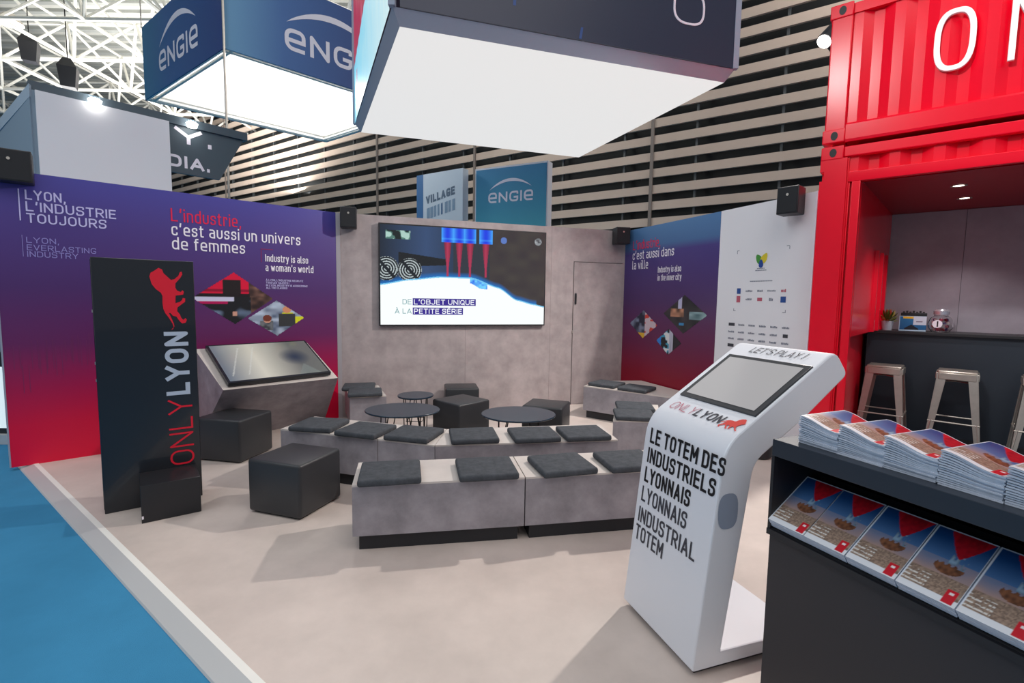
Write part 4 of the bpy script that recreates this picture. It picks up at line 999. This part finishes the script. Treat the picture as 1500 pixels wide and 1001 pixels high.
speaker((1.57, 7.31, 2.482), 80, 'black wall loudspeaker in the corner right of the television', w=0.21, h=0.235)
speaker((2.60, 4.74, 2.50), 139, 'black wall loudspeaker on a bracket beside the red container')

# ================================================================== KIOSK
ks = root('touch_kiosk', (0.589, 2.404), 161, 'white slanted touch kiosk with black lettering and a red lion', 'kiosk')
KW = 0.532
def arc_pts(p0, c, p1, n=6): return [((1 - t) ** 2 * p0[0] + 2 * t * (1 - t) * c[0] + t * t * p1[0], (1 - t) ** 2 * p0[1] + 2 * t * (1 - t) * c[1] + t * t * p1[1]) for t in [i / n for i in range(n + 1)]]
prof = [(0.0, 0.03)] + arc_pts((0.092, 0.885), (0.104, 0.972), (0.172, 1.020)) + arc_pts((0.63, 1.322), (0.672, 1.350), (0.70, 1.312), 4) + arc_pts((0.738, 1.262), (0.752, 1.238), (0.73, 1.222), 4) + [(0.518, 1.06)] + arc_pts((0.30, 0.918), (0.262, 0.89), (0.252, 0.845), 4) + [(0.139, 0.093), (0.60, 0.088), (0.60, 0.03)]
MB().prof(prof, 0, KW).build('body', WHITE_P, ks, bevel=0.008, seg=2, angle=20)
MB().box(0.03, KW - 0.03, 0.03, 0.57, 0.0, 0.03).build('plinth', PLINTH, ks)
fe = Vector((0, 0.092, 0.855)).normalized(); fn = Vector((0, -fe.z, fe.y)) * 0.0015
mb = MB(); F0 = Vector((0, 0.0, 0.03)) + fn
for s, u, t, w, mi in (('LE TOTEM DES', .048, .828, .505, 0), ('INDUSTRIELS', .046, .730, .470, 0), ('LYONNAIS', .043, .632, .338, 0), ('LYONNAIS', .040, .533, .338, 1), ('INDUSTRIAL', .036, .428, .418, 1), ('TOTEM', .030, .337, .222, 1)):
    text(mb, s, F0 + Vector((u, 0, 0)) + fe * t, (1, 0, 0), fe, w, 0.075, mi, bold=0.012 if mi == 0 else 0.006)
mb.build('lettering', [INK_BLACK, INK_DARK], ks, recalc=False)
te = Vector((0, 0.5, 0.33)).normalized(); tn_ = Vector((0, -te.z, te.y)); T0 = Vector((0, 0.155, 1.008)) + tn_ * 0.004
def kp(u, t, n=0.0): return T0 + Vector((u, 0, 0)) + te * t + tn_ * n
mb = MB().hull8([kp(.042, .128, -.01), kp(.522, .128, -.01), kp(.522, .486, -.01), kp(.042, .486, -.01)], [kp(.042, .128, .004), kp(.522, .128, .004), kp(.522, .486, .004), kp(.042, .486, .004)])
bz = mb.build('screen_bezel', mat('bezel_grey', S(56, 58, 62), 0.35), ks, bevel=0.002)
mb = MB().add([kp(.068, .152, .0055), kp(.496, .152, .0055), kp(.496, .463, .0055), kp(.068, .463, .0055)], [(0, 1, 2, 3)])
mb.build('screen', mat('kiosk_screen', S(120, 120, 122), 0.12, emit=S(152, 149, 149), estr=0.8), bz, recalc=False)
mb = MB(); text(mb, "LET'S PLAY !", kp(.130, .524, .001), (1, 0, 0), te, .305, .044, 0, bold=-0.005, shear=0.3); text(mb, 'LYON', kp(.235, .030, .001), (1, 0, 0), te, .165, .052, 0, bold=0.012, shear=0.3); mb.build('lettering', INK_DARK, ks, recalc=False)
mb = MB(); text(mb, 'ONLY', kp(.060, .030, .001), (1, 0, 0), te, .170, .052, 0, bold=-0.015, shear=0.3); mb.build('lettering', mat('thin_red_vinyl', S(190, 90, 110), 0.5), ks, recalc=False)
mb = MB(); lion(mb, kp(.398, .016, .001), (1, 0, 0), te, .118, .082); mb.build('lion_emblem', mat('coral_red_vinyl', S(222, 74, 66), 0.5), ks, recalc=False)
mb = MB(); n = 24
mb.add([(KW + 0.0015, 0.135 + 0.05 * math.copysign(abs(math.cos(6.2832 * i / n)) ** 0.7, math.cos(6.2832 * i / n)), 0.70 + 0.075 * math.copysign(abs(math.sin(6.2832 * i / n)) ** 0.7, math.sin(6.2832 * i / n))) for i in range(n)], [tuple(range(n))])
mb.build('side_cap', mat('side_cap_grey', S(150, 160, 178), 0.5), ks, recalc=False)
wb_ = root('waste_bin', (2.50, 4.86), 90, 'small black rounded floor bin half hidden behind the white kiosk', 'bin')
MB().lathe([(0.001, 0.0), (0.10, 0.0), (0.12, 0.02), (0.13, 0.27), (0.122, 0.27), (0.11, 0.03), (0.001, 0.03)], 28).build('bucket', BLACK, wb_, smooth=True)
MB().lathe([(0.122, 0.262), (0.135, 0.265), (0.135, 0.28), (0.122, 0.28)], 28).build('rim', PLINTH, wb_, smooth=True)

# ================================================================== MAGAZINE RACK
RA = 157.7; RX, RY = 0.966, 1.782
rk = root('magazine_rack', (RX, RY), RA, 'black magazine rack with open sloping shelf in front of the bar', 'rack')
RL, RD, RZ = 0.93, 0.36, 1.05
MB().box(0, RL, 0, RD, RZ - 0.062, RZ).build('top', mat('rack_top', S(46, 52, 62), 0.42), rk, bevel=0.002)
MB().box(0, RL, 0.014, RD, 0.0, 0.71).build('lower_cabinet', mat('rack_front', S(52, 50, 54), 0.42), rk, bevel=0.002)
MB().box(0, 0.012, 0.0, RD, 0.71, RZ - 0.062).build('side_panel', BLACK, rk); MB().box(RL - 0.012, RL, 0.0, RD, 0.71, RZ - 0.062).build('side_panel', BLACK, rk)
MB().box(0.012, RL - 0.012, RD - 0.012, RD, 0.71, RZ - 0.062).build('back_panel', INK_BLACK, rk)
sv = Vector((0, 0.200, 0.140)); SLn = sv.length; se = sv.normalized(); sn = Vector((0, -se.z, se.y))
S0 = Vector((0, 0.012, 0.713))
mb = MB().prof([(0.0, 0.705), (0.014, 0.70), (0.26, 0.872), (0.26, 0.885)], 0.012, RL - 0.012); mb.build('sloping_shelf', BLACK, rk)
MB().box(0.0, RL, -0.004, 0.014, 0.69, 0.712).build('front_ledge', BLACK, rk)
def rw(p):
    a_ = R(RA); return Vector((RX + p[0] * math.sin(a_) - p[1] * math.cos(a_), RY + p[0] * math.cos(a_) + p[1] * math.sin(a_), p[2]))
MWD, MLN, MT = 0.142, 0.238, 0.0046
def cover_col(u, v):
    if v < 0.085 and not (0.76 < u < 0.94 and v > 0.015): return S(232, 234, 240)
    if u < 0.018 or u > 0.985 or v > 0.988: return S(225, 230, 240)
    if 0.76 < u < 0.94 and 0.015 < v < 0.21:
        return S(245, 235, 235) if (u - 0.85) ** 2 + ((v - 0.155) * 1.6) ** 2 < 0.0012 else S(206, 26, 44)
    if 0.28 < u < 0.98:                                                           # red balloon: inverted dome
        lim = 0.62 + 0.38 * (abs(u - 0.62) / 0.37) ** 1.25
        if v > lim: return lerp(S(110, 10, 30), S(206, 22, 40), 0.4 + 0.5 * vnoise(u * 18, v * 22, 4) if abs(u - 0.63) < 0.22 else 1)
    if 0.50 < u < 0.80 and 0.48 < v < 0.66:
        n = vnoise(u * 26, v * 18, 2)
        if n > 0.45: return lerp(S(30, 44, 64), S(150, 180, 205), n)
    if ((u - 0.57) / 0.24) ** 2 + ((v - 0.46) / 0.10) ** 2 < 1 and v < 0.50 + 0.02 * math.sin(u * 60): return lerp(S(70, 44, 34), S(150, 96, 66), vnoise(u * 20, v * 24, 6))
    if v < 0.34:
        if u < 0.42 and 0.10 < v < 0.28 and int(v * 55) % 3 == 0 and vnoise(u * 40, v * 60) > 0.35: return S(225, 220, 215)
        return lerp(S(92, 74, 66), S(188, 160, 140), vnoise(u * 46, v * 70, 1) * 0.8 + 0.1)
    if v < 0.56: return lerp(S(176, 146, 138), S(120, 130, 160), (v - 0.34) / 0.22 + 0.5 * (vnoise(u * 5, v * 9, 3) - 0.5))
    return lerp(S(76, 116, 166), S(24, 74, 134), (v - 0.56) / 0.3)
def make_mag(name, loc, rz, tilt, bend, label, group, picture):
    """one magazine: curved paper block (+ printed cover)"""
    nx = 8; mb = MB()
    top = [(i / nx * MWD, bend(i / nx)) for i in range(nx + 1)]
    vs = []
    for y in (0, MLN):
        for x, z in top: vs.append((x, y, z))
        for x, z in top: vs.append((x, y, z + MT * 0.93))
    k = nx + 1; fs = []
    for i in range(nx):
        fs += [(i, 2 * k + i, 2 * k + i + 1, i + 1), (k + i, k + i + 1, 3 * k + i + 1, 3 * k + i), (i, i + 1, k + i + 1, k + i), (2 * k + i, 3 * k + i, 3 * k + i + 1, 2 * k + i + 1)]
    fs += [(0, k, 3 * k, 2 * k), (nx, 2 * k + nx, 3 * k + nx, k + nx)]
    mb.add(vs, fs); o = mb.build(name, PAPER, None, recalc=False, smooth=True)
    o.location = loc; o.rotation_euler = (tilt, 0, rz); o.rotation_mode = 'XYZ'
    if picture:
        inked('cover', MWD, MLN, 56, 90, cover_col, PRINT, o, warp=lambda u, v: (u * MWD, v * MLN, bend(u) + MT * 0.93 + 0.0006))
    tag(o, label, 'magazine', group); return o
ordn = ('first', 'second', 'third', 'fourth', 'fifth', 'sixth')
rz_ = R(90 - RA)
sag = lambda amp: (lambda u: amp * (0.5 + 0.5 * math.cos(math.pi * min(1, u * 1.08))))
xs_top = (0.065, 0.208, 0.347, 0.492, 0.637, 0.782); NM = 15
top_mesh = [None] * NM; capm = None
for s, x in enumerate(xs_top):
    for k in range(NM):
        topmost = k == NM - 1
        amp = 0.030 * (k / (NM - 1)) ** 1.3
        lx = x + (hsh(s, k, 1) - 0.5) * 0.005; ly = 0.048 + (hsh(s, k, 2) - 0.5) * 0.006
        p = rw((lx, ly, RZ + 0.001 + k * MT))
        lab = f'topmost magazine, picture cover showing, of the {ordn[s]} rack-top stack from the kiosk' if topmost else f'white-edged magazine lying under others in the {ordn[s]} rack-top stack from the kiosk'
        gp = 'cover magazines on the rack-top stacks' if topmost else f'magazines in the {ordn[s]} rack-top stack'
        if top_mesh[k] is None:
            o = make_mag('magazine', p, rz_ + R((hsh(s, k, 3) - .5) * 2), 0, sag(amp), lab, gp, topmost); top_mesh[k] = o
        else:
            o = dup(top_mesh[k], p, rz_ + R((hsh(s, k, 3) - .5) * 2), lab); o['group'] = gp
xs_low = (0.006, 0.150, 0.296, 0.442, 0.588, 0.734); NL = 8; proto = None; protoc = None
tilt = math.atan2(se.z, se.y)
for s, x in enumerate(xs_low):
    for k in range(NL):
        topmost = k == NL - 1
        p = S0 + Vector((x + 0.012 * 0 + (hsh(s, k, 5) - .5) * 0.002 + (0.007 if s == 0 else 0), 0, 0)) + sn * (0.010 + k * MT) + se * (0.001 + (hsh(s, k, 6)) * 0.002)
        lab = f'picture-cover magazine on top of the {ordn[s]} pile from the kiosk on the sloping shelf' if topmost else f'white-edged magazine under others in the {ordn[s]} sloping-shelf pile from the kiosk'
        gp = 'cover magazines on the sloping shelf' if topmost else f'magazines in the {ordn[s]} sloping-shelf pile'
        src = protoc if topmost else proto
        if src is None:
            o = make_mag('magazine', rw(p), rz_, 0, lambda u: 0.0, lab, gp, topmost)
            if topmost: protoc = o
            else: proto = o
        else:
            o = dup(src, rw(p), label=lab); o['group'] = gp
        o.rotation_euler = (tilt, 0, rz_)

lp_ = root('light_panel', (-5.9, 5.02, -0.03), 90, 'white backlit panel in a black frame behind the left end of the purple wall', 'panel')
MB().box(0, 0.92, 0, 0.06, 0.10, 0.95).build('frame', BLACK, lp_, bevel=0.005)
MB().box(0.03, 0.89, -0.004, 0.0, 0.16, 0.80).build('face', mat('backlit_white', S(225, 240, 245), 0.5, emit=(0.9, 1, 1, 1), estr=0.5), lp_)
MB().box(-0.02, 0.94, -0.05, 0.12, 0.0, 0.10).build('base', STRIP, lp_)

# ================================================================== LAMPS AND HALL BITS
sl = root('spotlight', (3.05, 5.12, 4.14), 90, 'bright spotlight glaring at the corner of the stacked red container', 'spotlight')
aim = Vector((-0.6, 4.2, 0.2)); dirv = (aim - Vector((3.05, 5.12, 4.14))).normalized()
mb = MB().tube(-dirv * 0.16, dirv * 0.02, 0.075, 20); mb.build('housing', BLACK, sl)
mb = MB().tube(dirv * 0.021, dirv * 0.03, 0.065, 20); mb.build('lens', GLOW, sl)
MB().tube((0, 0, -0.02), (0.30, 0.25, -0.06), 0.02, 8).build('arm', BLACK, sl)
MB().tube((0.30, 0.25, -4.14), (0.30, 0.25, 0.0), 0.025, 8).build('stand_pole', BLACK, sl)
lamp('spotlight_beam', 'SPOT', Vector((3.05, 5.12, 4.14)) + dirv * 0.06, 600, (1.0, 0.95, 0.89), 0.06, aim, spot=105, blend=0.6)
for k, (x, y, z, lab) in enumerate(((-17.4, 20.0, 10.0, 'dark hanging line-array speaker under the roof truss, larger one'), (-19.6, 20.8, 11.3, 'slim dark hanging speaker under the roof truss'))):
    h = root('hanging_speaker', (x, y, z), 60, lab, 'speaker')
    mb = MB().hull8([(-.22, -.2, -0.55), (.22, -.2, -0.55), (.22, .2, -0.55), (-.22, .2, -0.55)], [(-.3, -.25, 0.2), (.3, -.25, 0.2), (.3, .25, 0.2), (-.3, .25, 0.2)]).hull8([(-.3, -.25, 0.2), (.3, -.25, 0.2), (.3, .25, 0.2), (-.3, .25, 0.2)], [(-.12, -.12, 0.55), (.12, -.12, 0.55), (.12, .12, 0.55), (-.12, .12, 0.55)])
    mb.build('cabinet', BLACK, h); MB().tube((0, 0, 0.5), (0, 0, 13.9 - z), 0.02, 6).build('hanging_cable', WIRE, h)
hl = root('hall_lamp', (-21.0, 21.5, 12.6), 60, 'bright hall lamp hanging in the roof truss', 'lamp')
MB().lathe([(0.001, 0), (0.42, 0), (0.42, 0.02), (0.001, 0.02)], 20).build('diffuser', GLOW, hl)
MB().lathe([(0.44, -0.02), (0.45, 0.02), (0.2, 0.35), (0.05, 0.4)], 20).build('reflector', STEEL, hl)
ps = MB().box(-0.012, 0.012, -0.006, 0.006, -0.029, -0.027).build('paper_scrap', INK_WHITE, None, (-2.72, 1.92, 0)); ps.rotation_euler = (0, 0, R(40))
tag(ps, 'tiny white paper scrap on the blue carpet', 'paper')
